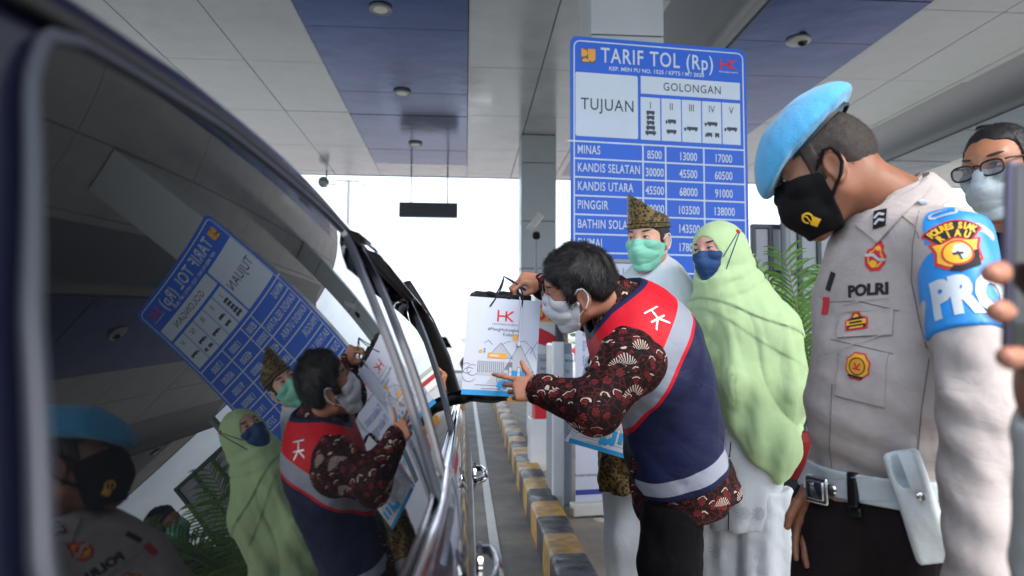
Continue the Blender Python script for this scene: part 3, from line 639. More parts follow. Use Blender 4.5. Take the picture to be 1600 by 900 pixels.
bn.text('UNTUK', .47, .075, .026, 'ink', 2, .95, .01, 1, 'LEFT'); bn.text('INDONESIA', .47, .107, .026, 'ink', 2, .95, .01, 1, 'LEFT')
bn.sym(HKs, .15, .255, .17, 'red', 2, 'builder_emblem', 1.1); bn.text('HUTAMA KARYA', .15, .36, .016, 'ink', 2, 1.3, .01)
for k, t in enumerate(('Selamat Hari', 'Pelanggan', 'Nasional')): bn.text(t, .05, .47 + k * .10, .066, 'blueprint', 2, .95, .03, 1.0, 'LEFT'); bn.text(t, .05, .47 + k * .10, .066, 'paper', 3, .95, -.006, 1.0, 'LEFT')
bn.text('HUT  2022', .05, .765, .05, 'red', 2, 1, .0, 1, 'LEFT')
bn.rect(.03, .84, .10, 1.135, 'ink', 1, 'photo_print'); bn.rect(.10, .84, .34, 1.135, 'inkl', 1, 'photo_print')
for k in range(14): bn.rect(.11 + .05 * (k % 4), .85 + .07 * (k // 4), .145 + .05 * (k % 4), .875 + .07 * (k // 4) + .02 * (k % 3), ('red', 'paper', 'orange', 'paper', 'teal')[k % 5], 2, 'photo_print')
bn.rect(.19, .99, .25, 1.135, 'orange', 2, 'photo_print'); bn.rect(.03, .84, .065, .90, 'green', 2, 'photo_print'); bn.poly([circ((.30, 1.02), .05, 14)], 'red', 2.5, 'photo_print')
def blog(px, py): return bn.uv(px, py)
u, v = blog(932, 741); bn.text('hutamakarya   hkbumn', u, v, .020, 'ink', 2, 1.2, .004); u, v = blog(957, 746.5); bn.poly([[(u - .016, v - .006), (u + .006, v - .018), (u + .018, v - .02), (u + .012, v + .01), (u - .006, v + .022), (u - .018, v + .018), (u - .006, v + .008)]], 'blueprint', 2, 'bird_emblem')
u, v = blog(972, 756); bn.text('www.hutamakarya.com', u, v, .018, 'ink', 2, 1.0, .004)
_, v0 = blog(893, 766); _, v1 = blog(893, 774); um, _ = blog(962, 773); bn.rect(0.0, v0, um, v1, 'blueprint', 2, 'stripe'); bn.rect(um, v0, BW, v1, 'red', 2, 'stripe')
bn.emit(bo)

# ------------------------------------------------------------------ gift bags
def gift_bag(TL, U, Vd, W, H, T, label, grp):
    TL = np.array(TL, float); U = nrm(U); Vd = nrm(np.array(Vd) - U * (np.array(Vd) @ U)); pb = Panel(TL, U, Vd, .0007); Nn = pb.N
    if Nn @ (np.array([0, 0, CAMH]) - TL) < 0: Nn = -Nn
    pb.N = Nn
    o = empty('gift_bag', TL + U * W / 2 + Vd * H - Nn * T / 2); tag(o, label, 'gift bag', grp)
    mb = MB(); q = lambda u, v, n: TL + U * u + Vd * v - Nn * n
    mb.put([q(0, 0, 0), q(W, 0, 0), q(W, H, 0), q(0, H, 0), q(.018, 0, T), q(W - .018, 0, T), q(W - .018, H, T), q(.018, H, T), q(.026, 0, T / 2), q(.026, H * .8, T / 2), q(W - .026, 0, T / 2), q(W - .026, H * .8, T / 2)],
           [(0, 3, 2, 1), (4, 5, 6, 7), (0, 8, 9, 3), (8, 4, 7, 9), (3, 9, 7), (1, 2, 11, 10), (10, 11, 6, 5), (2, 6, 11), (3, 7, 6, 2)])
    mb.obj('paper_body', M['paper'], o)
    s = W / .235
    pb.rect(0, H - .016 * s, W, H, 'cyan', 1, 'base_stripe')
    pb.sym(HKs, .125 * s, .055 * s, .036 * s, 'red', 1.5, 'builder_emblem', 1.15); pb.text('HUTAMA KARYA', .125 * s, .081 * s, .005 * s, 'ink', 1.5, 1.6)
    pb.text('#MengHubungkan', .122 * s, .097 * s, .0105 * s, 'ink', 1.5, .98); pb.text('Kebaikan', .145 * s, .112 * s, .0105 * s, 'ink', 1.5, .98)
    def ln(pts, w=.0014, m='ink', lev=1.6): pb.poly(stroke(np.array(pts) * s, w * s), m, lev, 'line_drawing')
    B = H / s
    y0 = B - .062
    pb.poly([np.array([(.075, y0 - .058), (.115, y0 - .105), (.155, y0 - .058)]) * s, np.array([(.13, y0 - .02), (.175, y0 - .105), (.222, y0 - .02)]) * s, np.array([(.045, y0 - .0), (.155, y0 - .0), (.155, y0 - .045), (.045, y0 - .045)]) * s, np.array([(.075, y0 + .025), (.10, y0 - .01), (.14, y0 - .01), (.14, y0 + .025)]) * s], 'inkl', 1, 'line_drawing')
    ln([(.075, y0 - .058), (.115, y0 - .105), (.155, y0 - .058), (.075, y0 - .058)]); ln([(.13, y0 - .02), (.175, y0 - .105), (.222, y0 - .02)]); ln([(.195, y0 - .07), (.212, y0 - .098), (.232, y0 - .06)])
    ln([(.21, y0 - .075), (.232, y0 - .115)]); ln([(.04, y0 + .03), (.22, y0 + .03)]); ln([(.06, y0 + .042), (.10, y0 + .040), (.13, y0 + .044)]); ln([(.062, y0 - .102), (.075, y0 - .110), (.088, y0 - .098)]); ln([(.118, y0 - .098), (.133, y0 - .108), (.145, y0 - .11)]); ln([(.175, y0 - .11), (.19, y0 - .115), (.205, y0 - .102)])
    for k in range(7): x = .046 + k * .0125; ln([(x, y0 - .045), (x, y0 - .012), (x + .006, y0 - .012), (x + .006, y0 - .045)])
    for c, r in (((.02, y0 + .0), .022), ((.012, y0 - .02), .016), ((.03, y0 - .015), .017)): ln(circ(c, r, 12, 30, 300))
    for k in range(3): x = .108 + k * .010; ln([(x, y0 + .02), (x, y0 - .004), (x + .005, y0 - .004), (x + .005, y0 + .02)])
    for x in (.145, .172, .200): pb.poly([np.array(rect(x, y0 - .030, x + .010, y0 + .02)) * s], 'paper', 1.2, 'line_drawing'); ln([(x, y0 + .02), (x, y0 - .03), (x + .01, y0 - .03), (x + .01, y0 + .02)]); ln([(x, y0 - .015), (x + .01, y0 - .015)], .001)
    for x in (.156, .183, .211): pb.poly([np.array(rect(x, y0 - .020, x + .015, y0 + .022)) * s], 'cyan', 1.1, 'water_print')
    pb.poly([np.array([(.108, y0 + .032), (.112, y0 + .018), (.128, y0 + .010), (.14, y0 + .014), (.15, y0 + .006), (.168, y0 + .012), (.172, y0 + .028), (.16, y0 + .035), (.15, y0 + .028), (.138, y0 + .04), (.125, y0 + .036), (.118, y0 + .044)]) * s], 'cyan', 1.8, 'water_print')
    pb.poly([np.array(rect(.075, y0 - .072, .135, y0 - .055)) * s, np.array(circ((.160, y0 - .122), .0085, 14)) * s, np.array(circ((.052, y0 - .075), .006, 12)) * s], 'orange', 1.8, 'sun_print')
    ln(circ((.160, y0 - .122), .0115, 18), .0008, 'orange', 1.9); pb.rect(.082 * s, (y0 - .066) * s, .112 * s, (y0 - .061) * s, 'paper', 2, 'sun_print'); pb.poly([np.array(circ((.064, y0 - .082), .0035, 8)) * s, np.array(circ((.064, y0 - .074), .0035, 8)) * s], 'cyan', 1.8, 'water_print')
    pb.emit(o)
    mbk = MB(); rr = np.random.RandomState(3)
    V, Q = surfnet(lambda p: (lambda l: smin(smax(np.abs(l[:, 0] - W * .47) - W * .38, smax(np.abs(l[:, 2] - T / 2) - T * .38, np.abs(l[:, 1] - .02) - .035, .02), .02), 9, .01) + wob(l, 5, .03, .006, ridge=True))(np.stack([(p - TL) @ U, (p - TL) @ Vd, -(p - TL) @ Nn], 1)), q(0, 0, 0) - .15 * np.ones(3), q(W, 0, 0) + .15 * np.ones(3) + [0, T, 0], .005)
    add('black_contents', V, Q, M['blackcloth'], o)
    return o, q, pb
bTL = P(731, 462.5, 2.30); bTR = P(845, 471, 2.33); bBL = P(721, 616, 2.30)
bag, bq, bpb = gift_bag(bTL, bTR - bTL, bBL - bTL, np.linalg.norm(bTR - bTL), np.linalg.norm(bBL - bTL), .085, 'white paper gift bag held up to the car window by the bending man', 'white gift bags')
W_ = np.linalg.norm(bTR - bTL)
for nn in (.0, .085):
    top = P(787, 432, 2.33 + nn * .3)
    p0 = bq(W_ * .31, .028, nn - (.002 if nn == 0 else -.002)); p1 = bq(W_ * .73, .03, nn - (.002 if nn == 0 else -.002))
    path = [p0 + (top - p0) * t + np.array([.012 * math.sin(t * 3.1), 0, .006 * math.sin(t * 3.1)]) for t in np.linspace(0, 1, 8)] + [top + (p1 - top) * t + np.array([.028 * math.sin(t * 3.1), 0, .014 * math.sin(t * 3.1)]) for t in np.linspace(.1, 1, 10)]
    MB().tube(path, .0028, 8).obj('handle', M['navycord'], bag, autos=60)
MB().tube([bq(W_ * .70, -.01, -.004), bq(W_ * .735, .03, -.005), bq(W_ * .725, .14, -.006)], .002, 8).tube([bq(W_ * .725, .14, -.006), bq(W_ * .725, .152, -.006)], .006, 8).obj('drawstring', M['whitecord'], bag, autos=60)
q0 = P(905, 612, 2.74); q1 = P(995, 640, 2.80); q2 = P(897, 684, 2.74)
bag2, bq2, _ = gift_bag(P(925, 556, 2.74), q1 - q0, (0, 0, -1), .26, .345, .085, 'second white gift bag hanging in front of the man in the gold songket hat', 'white gift bags')
h0, h1 = bq2(.08, .03, -.002), bq2(.18, .03, -.002); tp = (h0 + h1) / 2 + [0, 0, .13]
MB().tube([h0, h0 * .4 + tp * .6, tp, h1 * .4 + tp * .6, h1], .0028, 8).obj('handle', M['navycord'], bag2, autos=60)

# ------------------------------------------------------------------ people
class Head:
    def __init__(s, c, f, u, sc=1.0, male=True):
        s.c = np.array(c, float); s.f = nrm(f); u = np.array(u, float); s.u = nrm(u - s.f * (u @ s.f)); s.l = np.cross(s.u, s.f); s.A = np.array([s.f, s.l, s.u]); s.sc = sc; s.male = male
    def loc(s, p): return (p - s.c) @ s.A.T / s.sc
    def w(s, x, y, z): return s.c + s.sc * (np.array([x, y, z]) @ s.A)
    def sdf(s, q, slit=.0042):
        a = q.copy(); a[:, 1] = np.abs(a[:, 1])
        d = ell(q, (-.002, 0, .037), (.096, .075, .094)); d = smin(d, ell(q, (.036, 0, -.015), (.058, .061, .088)), .03)
        d = smin(d, rc(a, (.0, .050, -.045), (.070, .012, -.096), .022, .019), .03); d = smin(d, sph(q, (.074, 0, -.092), .021), .02)
        d = smin(d, ell(a, (.058, .043, -.002), (.03, .021, .024)), .02); d = smin(d, rc(a, (.082, 0, .052), (.072, .034, .05), .013, .012), .018)
        d = smin(d, rc(q, (.090, 0, .036), (.110, 0, -.002), .008, .0115), .012); d = smin(d, sph(a, (.1, .011, -.006), .0085), .006)
        d = smin(d, ell(q, (.09, 0, -.052), (.012, .025, .012)), .012)
        d = smax(d, -sph(a, (.102, .033, .027), .0165), .014)
        lid = sph(a, (.0785, .032, .028), .0150); d = smin(d, lid, .004)
        d = smax(d, -ell(a, (.093, .0325, .0275), (.014, .0138, slit)), .0015)
        e = ell(a, (-.008, .079, .004), (.021, .0085, .033)); e = smax(e, -ell(a, (.000, .090, .006), (.012, .009, .021)), .006); e = smin(e, sph(a, (-.002, .079, -.026), .008), .008)
        d = smin(d, e, .007)
        return d * s.sc
    def hair(s, q, t=.014, front=.082, side=.05, nape=-.05, seed=3, vol=.004, burn=-.01):
        xs = [-.12, -.055, -.030, -.012, .022, .035, .062, .088, .12]; zs = [nape, nape, .0, .036, .036, side, side + .012, front, front]
        hl = np.interp(q[:, 0], xs, zs); sb = (np.abs(q[:, 0] - .027) < .012)
        hl = np.where(sb, np.minimum(hl, burn + 0 * hl), hl)
        d = ell(q, (-.002, 0, .037), (.096, .075, .094)); d = smin(d, ell(q, (.036, 0, -.015), (.058, .061, .088)), .03)
        up = np.clip((q[:, 2] - hl) / .05, 0, 1); tt = .0025 + (t - .0025) * up ** .7
        n = wob(q, seed, .022, vol * .6, ridge=True) + wob(q, seed + 1, .055, vol)
        d = d - tt + n * up
        return smax(d, hl - q[:, 2] + .004 * np.sin(q[:, 1] * 160) , .004) * s.sc
def hair_strands(name, V, Q, head, m, parent, n, ln, wd, flow, seed=1, lift=.25, zmin=-9):
    r = np.random.RandomState(seed); Nn = vnorm(V, Q); mb = MB(); ids = r.randint(0, len(V), n); out = []; fc = []
    for i in ids:
        l = head.loc(V[i][None])[0]
        if l[2] < zmin: continue
        d = flow(l) @ head.A; d = d + r.normal(size=3) * .28; d -= Nn[i] * (d @ Nn[i]); d = nrm(d); sd = np.cross(Nn[i], d); k = ln * r.uniform(.6, 1.3); lf = lift * r.uniform(.3, 1.3)
        p = V[i] - Nn[i] * .0015; pts = [p, p + d * k * .5 + Nn[i] * k * lf, p + d * k + Nn[i] * k * lf * .75]; b = len(out); w_ = wd * r.uniform(.6, 1.3)
        out += [pts[0] - sd * w_, pts[0] + sd * w_, pts[1] - sd * w_ * .8, pts[1] + sd * w_ * .8, pts[2]]; fc += [(b, b + 1, b + 3, b + 2), (b + 2, b + 3, b + 4)]
    return add(name, out, fc, m, parent)
def hand_sdf(p, Wr, X, Yt, sc=1.0, curl=None, spread=.06, thumb=None, tc_=(10, 20)):
    """Wr wrist, X towards the fingers, Yt towards the thumb side"""
    X = nrm(X); Yt = nrm(np.array(Yt) - X * (np.array(Yt) @ X)); Z = np.cross(X, Yt) * (1 if True else 1)
    return _hand(p, Wr, X, Yt, Z, sc, curl, spread, thumb)
def _hand(p, Wr, X, Y, Z, sc, curl, spread, thumb):
    """Z = palm side (fingers curl towards Z)"""
    Wr = np.array(Wr, float); g = lambda x, y, z: Wr + sc * (x * X + y * Y + z * Z); d = None
    ys = [.029, .010, -.010, -.028]; Ls = [(.043, .026, .021), (.047, .030, .022), (.044, .028, .021), (.034, .021, .019)]; rs = [.0086, .0089, .0084, .0074]
    for k, y in enumerate(ys):
        c = rc(p, g(-.004, y * .55, 0), g(.083 - .006 * abs(k - 1), y, -.002), .0175 * sc, .0118 * sc); d = c if d is None else smin(d, c, .012 * sc)
    d = smin(d, rc(p, g(.012, .022, .006), g(.05, .03, .008), .016 * sc, .011 * sc), .012 * sc)
    curl = curl or [(20, 25, 15)] * 4
    for k, y in enumerate(ys):
        a = 0; q = g(.083 - .006 * abs(k - 1), y, -.002); r0 = rs[k] * sc; fd = None
        sp = spread * (1.5 - k)
        for j in range(3):
            a += math.radians(curl[k][j]); dr = math.cos(a) * (X * math.cos(sp) + Y * math.sin(sp)) + math.sin(a) * Z
            q2 = q + dr * Ls[k][j] * sc; r1 = r0 * (.90 if j < 2 else .80); c = rc(p, q, q2, r0, r1); fd = c if fd is None else smin(fd, c, .003 * sc); q, r0 = q2, r1
        d = smin(d, fd, .0045 * sc)
    th = thumb or [(.02, .03, .006), (.045, .052, .014), (.072, .062, .018), (.094, .064, .022)]
    td = None; rr = [.0140, .0108, .0096, .0076]
    for j in range(3): c = rc(p, g(*th[j]), g(*th[j + 1]), rr[j] * sc, rr[j + 1] * sc); td = c if td is None else smin(td, c, .004 * sc)
    return smin(d, td, .007 * sc)
def tapers(p, pts, rad, k=.02):
    d = None
    for i in range(len(pts) - 1):
        c = rc(p, pts[i], pts[i + 1], rad[i], rad[i + 1]); d = c if d is None else smin(d, c, k)
    return d
def merge(parts):
    V = []; Q = []; k = 0
    for v, q in parts: V.append(v); Q.append(q + k); k += len(v)
    return np.concatenate(V), np.concatenate(Q)
def bounds(pts, m): pts = np.array(pts); return pts.min(0) - m, pts.max(0) + m
def eyes(head, par, look):
    for sy in (1, -1):
        c = head.w(.0785, .032 * sy, .028); r = .0128 * head.sc; look_ = nrm(look); mb = MB(); prof = [(r * math.sin(a), r * math.cos(a)) for a in np.linspace(.02, math.pi - .02, 22)]
        mb.lathe(c, prof[::-1], 20, ax=look_)
        cen = [np.mean([mb.V[i] for i in f], axis=0) for f in mb.F]; mb.M = [1 if nrm(q - c) @ look_ > .885 else 0 for q in cen]
        mb.obj('eye', [M['eyew'], M['iris']], par, smooth=True)
def lashes(head, par):
    for sy in (1, -1):
        t = np.linspace(-1, 1, 9); MB().tube([head.w(.0945 - .004 * k * k - .010 * max(0, k) ** 2, sy * (.0325 + .0135 * k), .0318 - .0035 * k * k) for k in t], [.0005, .0012, .0015, .0016, .0017, .0017, .0016, .0014, .0006], 7).obj('eyelashes', M['hair'], par, autos=80)
def brows(head, par, h=.0022):
    f = lambda p: smax(head.sdf(head.loc(p)) - .0022, (lambda q: np.minimum(*[ell(q, (.09, .036 * s, .0525), (.03, .018, .0036), np.array([[1, 0, 0], [0, 1, 0], [0, .12 * -s, 1]])) for s in (1, -1)]))(head.loc(p)), .001)
    lo, hi = bounds([head.w(.11, .06, .07), head.w(.11, -.06, .07), head.w(.05, .06, .03), head.w(.05, -.06, .03)], .012); solid('eyebrow', f, lo, hi, .0018, M['hair'], par)
def face_mask(head, par, m, kind, strap, strapm):
    def f(p):
        q = head.loc(p); a = q.copy(); a[:, 1] = np.abs(a[:, 1])
        base = head.sdf(q) / head.sc - .004
        if kind == 'boat':
            hull = smin(ell(q, (.050, 0, -.040), (.064, .062, .056)), rc(q, (.098, 0, .018), (.113, 0, -.026), .009, .009), .03); hull = smin(hull, rc(q, (.113, 0, -.026), (.082, 0, -.080), .009, .014), .03)
            hull = smin(hull, rc(a, (.108, 0, -.03), (.054, .055, -.042), .009, .010), .02)
        else: hull = smin(ell(q, (.045, 0, -.048), (.074, .066, .075)), rc(q, (.098, 0, .016), (.103, 0, -.038), .013, .019), .035)
        d = np.minimum(hull, base)
        top = q[:, 2] - (.002 + .24 * (q[:, 0] - .03) + (.006 if kind == 'cloth' else 0)); d = smax(d, top, .003)
        rear = (.019 if kind != 'cloth' else .022) - q[:, 0] - .25 * (q[:, 2] + .04) * (1 if kind != 'cloth' else 0); d = smax(d, rear, .004)
        d = smax(d, (-.110 if kind == 'boat' else -.109) - q[:, 2] , .004)
        if kind == 'boat': d = d + .0012 * np.exp(-((q[:, 2] + .028 - .30 * (.118 - q[:, 0])) / .0025) ** 2) + .001 * np.exp(-((q[:, 2] + .062 + .15 * (.1 - q[:, 0])) / .0025) ** 2)
        d = d + wob(q, 17, .05, .0011, ridge=True)
        return d * head.sc
    lo, hi = bounds([head.w(x, y, z) for x in (-.0, .14) for y in (-.075, .075) for z in (-.135, .05)], .01)
    mk = solid('face_mask', f, lo, hi, .0026, m, par)
    for sy in (1, -1):
        mb = MB()
        if strap == 'ear':
            for p in ([(.040, .0665, -.004), (.02, .078, .018), (.0, .089, .038), (-.014, .0895, .036), (-.022, .0885, .018)], [(.034, .063, -.062), (.015, .076, -.042), (-.008, .0885, -.02), (-.02, .089, .0), (-.022, .0885, .018)]):
                pp = np.array([head.w(x, y * sy, z) for x, y, z in p]); t = np.linspace(0, len(pp) - 1, 17); pp = np.stack([np.interp(t, range(len(pp)), pp[:, k]) for k in range(3)], 1); mb.tube(pp, .0022 if kind != 'cloth' else .004, 7)
        else:
            for z0, z1 in ((-.010, .086), (-.055, .074)):
                pp = np.array([head.w(*c) for c in [(.046, .068 * sy, z0), (.02, .088 * sy, z0 + (z1 - z0) * .28), (-.03, .0985 * sy, z0 + (z1 - z0) * .66), (-.066, .085 * sy, z1)]]); t = np.linspace(0, 3, 15); pp = np.stack([np.interp(t, range(4), pp[:, k]) for k in range(3)], 1); mb.tube(pp, .0017, 7)
        mb.obj('strap', strapm, mk, autos=80)
    return mk
def specs(head, par, m, lensm, thick=.0018, rim=True):
    g = None; mb = MB(); ml = MB()
    for sy in (1, -1):
        oc = [head.w(.112 - .012 * abs(math.cos(a)) * 0 - .10 * (abs(.036 + .027 * math.cos(a)) ** 2) * 3, sy * (.036 + .027 * np.sign(math.cos(a)) * abs(math.cos(a)) ** .75), .021 + .0205 * np.sign(math.sin(a)) * abs(math.sin(a)) ** .75 * (1.0 if math.sin(a) < 0 else .8)) for a in np.linspace(0, 2 * math.pi, 29)[:-1]]
        mb.tube(oc, thick if rim else .0008, 7, closed=True); c = np.mean(oc, 0); ml.put([c] + oc, [(0, i + 1, (i + 1) % 28 + 1) for i in range(28)])
        mb.tube([head.w(.094, .059 * sy, .034), head.w(.088, .066 * sy, .036), head.w(.04, .074 * sy, .036), head.w(-.004, .083 * sy, .036), head.w(-.022, .084 * sy, .02)], thick, 7)
    mb.tube([head.w(.112, .010, .028), head.w(.116, 0, .032), head.w(.112, -.010, .028)], thick, 7)
    o = mb.obj('glasses', m, par, autos=80); ml.obj('lens', lensm, o, smooth=True); return o

# ============ bending man in the red and navy vest (head about 2.2 m away)
vh = Head(P(907, 452, 2.20), (-.93, .26, -.27), (-.25, -.38, .90), 1.06)
vh.c = P(909, 469, 2.15) - .079 * 1.06 * vh.l
vest_D = 2.3
nb = P(968, 462, 2.27); mid = P(1030, 590, 2.33); hip = P(1062, 735, 2.36)
LS, RS = P(985, 565, 2.14), P(948, 494, 2.46)
LE, RE = P(932, 636, 2.05), P(893, 482, 2.62); LW, RW = P(845, 611, 2.19), P(850, 447, 2.37)
fdir = nrm(np.array([-.95, .1, -.05]))
axv = nrm(hip - nb)
def v_torso(p):
    d = ell(p, mid + (nb - mid) * .42, (.16, .185, .20), np.array([nrm(np.cross([0, 1, 0], axv)), [0, 1, 0], axv]))
    d = smin(d, rc(p, nb + axv * .06, LS, .075, .07), .06); d = smin(d, rc(p, nb + axv * .06, RS, .075, .07), .06)
    d = smin(d, ell(p, mid + axv * .02, (.150, .185, .22), np.array([nrm(np.cross([0, 1, 0], axv)), [0, 1, 0], axv])), .08)
    d = smin(d, ell(p, hip - axv * .03, (.142, .18, .20), np.array([nrm(np.cross([0, 1, 0], axv)), [0, 1, 0], axv])), .08); return d
hipL, hipR = P(1054, 770, 2.31), P(1056, 770, 2.42)
kneeL, kneeR = np.array([hipL[0] - .03, hipL[1] - .03, FL + .46]), np.array([hipR[0] + .0, hipR[1] + .05, FL + .46])
footL, footR = np.array([hipL[0] + .0, hipL[1] - .05, FL + .08]), np.array([hipR[0] + .03, hipR[1] + .06, FL + .08])
vbase = np.array([(footL[0] + footR[0]) / 2, (footL[1] + footR[1]) / 2, FL])
# hands
hX = nrm(P(793, 600, 2.24) - P(842, 608, 2.20)); 
def v_handL(p): return _hand(p, P(846, 610, 2.19), nrm(np.array([-.93, .22, .05])), nrm(np.array([.1, .35, .93])), nrm(np.array([.30, .93, -.10])), 1.0, [(6, 12, 8), (34, 34, 24), (48, 40, 28), (54, 40, 30)], .10, [(.02, .026, .004), (.04, .045, .004), (.058, .066, .004), (.070, .088, .008)])
def v_handR(p): return _hand(p, P(851, 441, 2.37), nrm(np.array([-.95, -.20, .12])), nrm(np.array([-.05, -.85, -.5])), nrm(np.array([-.12, .35, -.93])), 1.0, [(48, 62, 40), (50, 66, 44), (52, 66, 44), (54, 66, 44)], .03, [(.02, .022, .008), (.045, .034, .022), (.068, .030, .042), (.078, .016, .056)])
def v_hd(p): return smin(vh.sdf(vh.loc(p)), rc(p, vh.w(-.03, 0, -.04), nb + axv * .02, .056, .066), .03)
A1 = surfnet(v_hd, *bounds([vh.w(x, y, z) for x in (-.1, .12) for y in (-.09, .09) for z in (-.12, .14)] + [nb], .05), .0032)
A2 = surfnet(v_handL, *bounds([P(846, 610, 2.19), P(780, 600, 2.25), P(815, 575, 2.2)], .07), .0027); A3 = surfnet(v_handR, *bounds([P(851, 441, 2.37), P(790, 450, 2.35)], .07), .0027)
def v_body(p):
    d = v_torso(p) + .035; d = smin(d, tapers(p, [LS, LE, LW], [.05, .043, .03]), .04); d = smin(d, tapers(p, [RS, RE, RW], [.05, .043, .03]), .04)
    d = smin(d, tapers(p, [hipL, kneeL, footL], [.085, .055, .04]), .05); d = smin(d, tapers(p, [hipR, kneeR, footR], [.085, .055, .04]), .05); d = smin(d, rc(p, nb, nb + axv * .1, .05, .07), .03); return d
A4 = surfnet(v_body, *bounds([nb, hip, LE, RE, LW, RW, footL, footR, hip + [.2, 0, 0]], .25), .016)
V_, Q_ = merge([A1, A2, A3, A4])
vman = tag(add('person', V_, Q_, M['skin_tan'], base=vbase), 'bending man in red and navy vest over maroon batik shirt handing over a gift bag', 'person', 'people at the toll island')
hf = lambda p: vh.hair(vh.loc(p), .017, .080, .048, -.048, 3, .0022)
HV, HQ = surfnet(hf, *bounds([vh.w(x, y, z) for x in (-.14, .13) for y in (-.11, .11) for z in (-.08, .18)], .01), .003); HV = relax(HV, HQ, 1)
ho = add('hair', HV, HQ, M['hairg'], vman)
def vflow(l):
    w_ = np.array([-.06, 0, .10]); d = l - w_; d = d / (np.linalg.norm(d) + 1e-6); return d + np.array([.35, 0, -.25])
hair_strands('strands', HV, HQ, vh, M['hairg'], ho, 17000, .021, .0006, vflow, 2, .34, -.03)
eyes(vh, vman, vh.f); lashes(vh, vman); brows(vh, vman)
face_mask(vh, vman, M['maskwhite'], 'boat', 'ear', M['maskwhite']); specs(vh, vman, M['grey'], M['lens'], .0011)
# shirt: sleeves, collar, hem
def fold(p, s, L_, a, st=(1, 1, 1)): return wob(p, s, L_, a, st, True) + wob(p, s + 50, L_ * 2.2, a * 1.1, st)
def v_shirt(p):
    d = tapers(p, [LS, LE, LW + nrm(LW - LE) * .004], [.090, .075, .046], .03); d = smin(d, rc(p, LS + [.02, .05, -.02], LS, .07, .09), .05)
    d = np.minimum(d, tapers(p, [RS, RE, RW + nrm(RW - RE) * .002], [.075, .062, .043], .03))
    up = v_torso(p) + .004; d = smin(d, up, .03)
    col = rc(p, nb - axv * .03 + nrm([-.9,0,-.1]) * .034, nb + axv * .08 + nrm([-.9,0,.0]) * .02, .072, .098); d = smin(d, col, .012)
    d = smax(d, -rc(p, nb - axv * .15 + nrm([-.9,0,-.1]) * .04, nb - axv * .02 + nrm([-.9,0,-.1]) * .034, .09, .062), .006)
    hem = rc(p, hip - axv * .05, hip + axv * .10 + [.0, 0, -.02], .158, .178); hem = smax(hem, (p - hip) @ nrm(axv + [-.03, 0, 0]) - .112, .008)
    d = smin(d, hem, .02)
    return d + fold(p, 21, .07, .0035)
shirt = solid('batik_shirt', v_shirt, *bounds([nb, hip, LE, RE, LW, RW, LS, RS, hip + [.12, 0, -.1], hip - [.12, 0, 0]], .14), .0058, M['batik'], vman)
al0 = nb + axv * .00
nt_ = nrm(np.array([.888, 0, -.467]))
def along(p): return np.clip(((p - al0) @ nt_ + .0) / .6, .01, .99)
def v_vest(p):
    d = v_torso(p) - .016 + fold(p, 31, .10, .0042, (1, 1, 1.7)) * np.clip((along(p) - .1) * 4, .3, 1)
    hole = rc(p, LS + [-.02, -.06, -.005], LS + nrm(LE - LS) * .16 + [0, -.03, 0], .098, .10); d = smax(d, -hole, .012)
    d = smax(d, -rc(p, RS + [-.02, .08, 0], RS + nrm(RE - RS) * .2, .09, .09), .012)
    d = smax(d, -rc(p, nb - axv * .13, nb + axv * .035 + nrm([-.9, -.1, -.3]) * .06, .13, .082), .008)
    d = smax(d, (p - hip) @ nrm(axv + [.06, 0, 0]) - .018, .012); return d
vest = solid('safety_vest', v_vest, *bounds([nb, hip, mid, LS, RS], .26), .0055, M['vest'], vman, attr={'along': along, 'low': lambda p: (p - hip) @ nrm(axv + [.06, 0, 0]) + .032, 'rim': lambda p: rc(p, nb - axv * .13, nb + axv * .035 + nrm([-.9, -.1, -.3]) * .06, .13, .082)}, it=2)
vt = bvh(vest)
decal('builder_emblem', *shapes([np.array(p) * .056 for p in [rect(-.62, -.5, -.52, .5), rect(-.52, -.06, .1, .05), rect(.0, -.5, .1, .5), [(.1, 0), (.62, .5), (.5, .5), (.02, .1)], [(.1, 0), (.6, -.5), (.48, -.5), (.02, -.06)]]]), 1027, 497, vt, vman, M['silver'], ang=-58, eps=.002)
decal('pocket_seam', *shapes([np.array(p) for p in stroke([(-.0, .06), (.035, -.055), (-.05, -.05)], .003)]), 1018, 690, vt, vman, M['navycord'], eps=.0015)
mb = MB()
def trouser(hl, hr, kl, kr, fl, fr, m, par, seed, top, r=(.125, .10, .085), h=.011):
    f = lambda p: smax(np.minimum(tapers(p, [hl, kl, fl], r, .04), tapers(p, [hr, kr, fr], r, .04)) + wob(p, seed, .13, .005, (1.3, 1.3, .6), True), np.maximum(p[:, 2] - top, FL + .02 - p[:, 2]), .006)
    return solid('trousers', f, *bounds([hl, hr, kl, kr, fl, fr], .17), h, m, par, it=2)
def shoes(fl, fr, d, m, par):
    for c in (fl, fr):
        f = lambda p: smax(smin(ell(p, np.array([c[0], c[1], FL + .035]) + np.array(d) * .06, (.13, .047, .045), np.array([d, np.cross([0, 0, 1], d), [0, 0, 1]])), rc(p, [c[0], c[1], FL + .05], [c[0], c[1], FL + .10], .045, .042), .02), FL - p[:, 2] + .001, .003)
        solid('shoe', f, *bounds([[c[0], c[1], FL]], .22), .008, m, par)
trouser(hipL + [0, 0, .04], hipR + [0, 0, .04], kneeL, kneeR, footL, footR, M['blacktrouser'], vman, 5, hip[2] - .085, (.104, .092, .085)); shoes(footL, footR, nrm([-1, 0, 0]), M['leather'], vman)
wa, wb = P(852, 441, 2.37), P(860, 447, 2.38); MB().tube([wa + .036 * (math.cos(a) * np.array([.15, .1, 1]) + math.sin(a) * np.array([0, 1, 0.])) for a in np.linspace(0, 2 * math.pi, 25)[:-1]], .004, 8, closed=True).obj('bracelet', M['offwhite'], vman, autos=80)

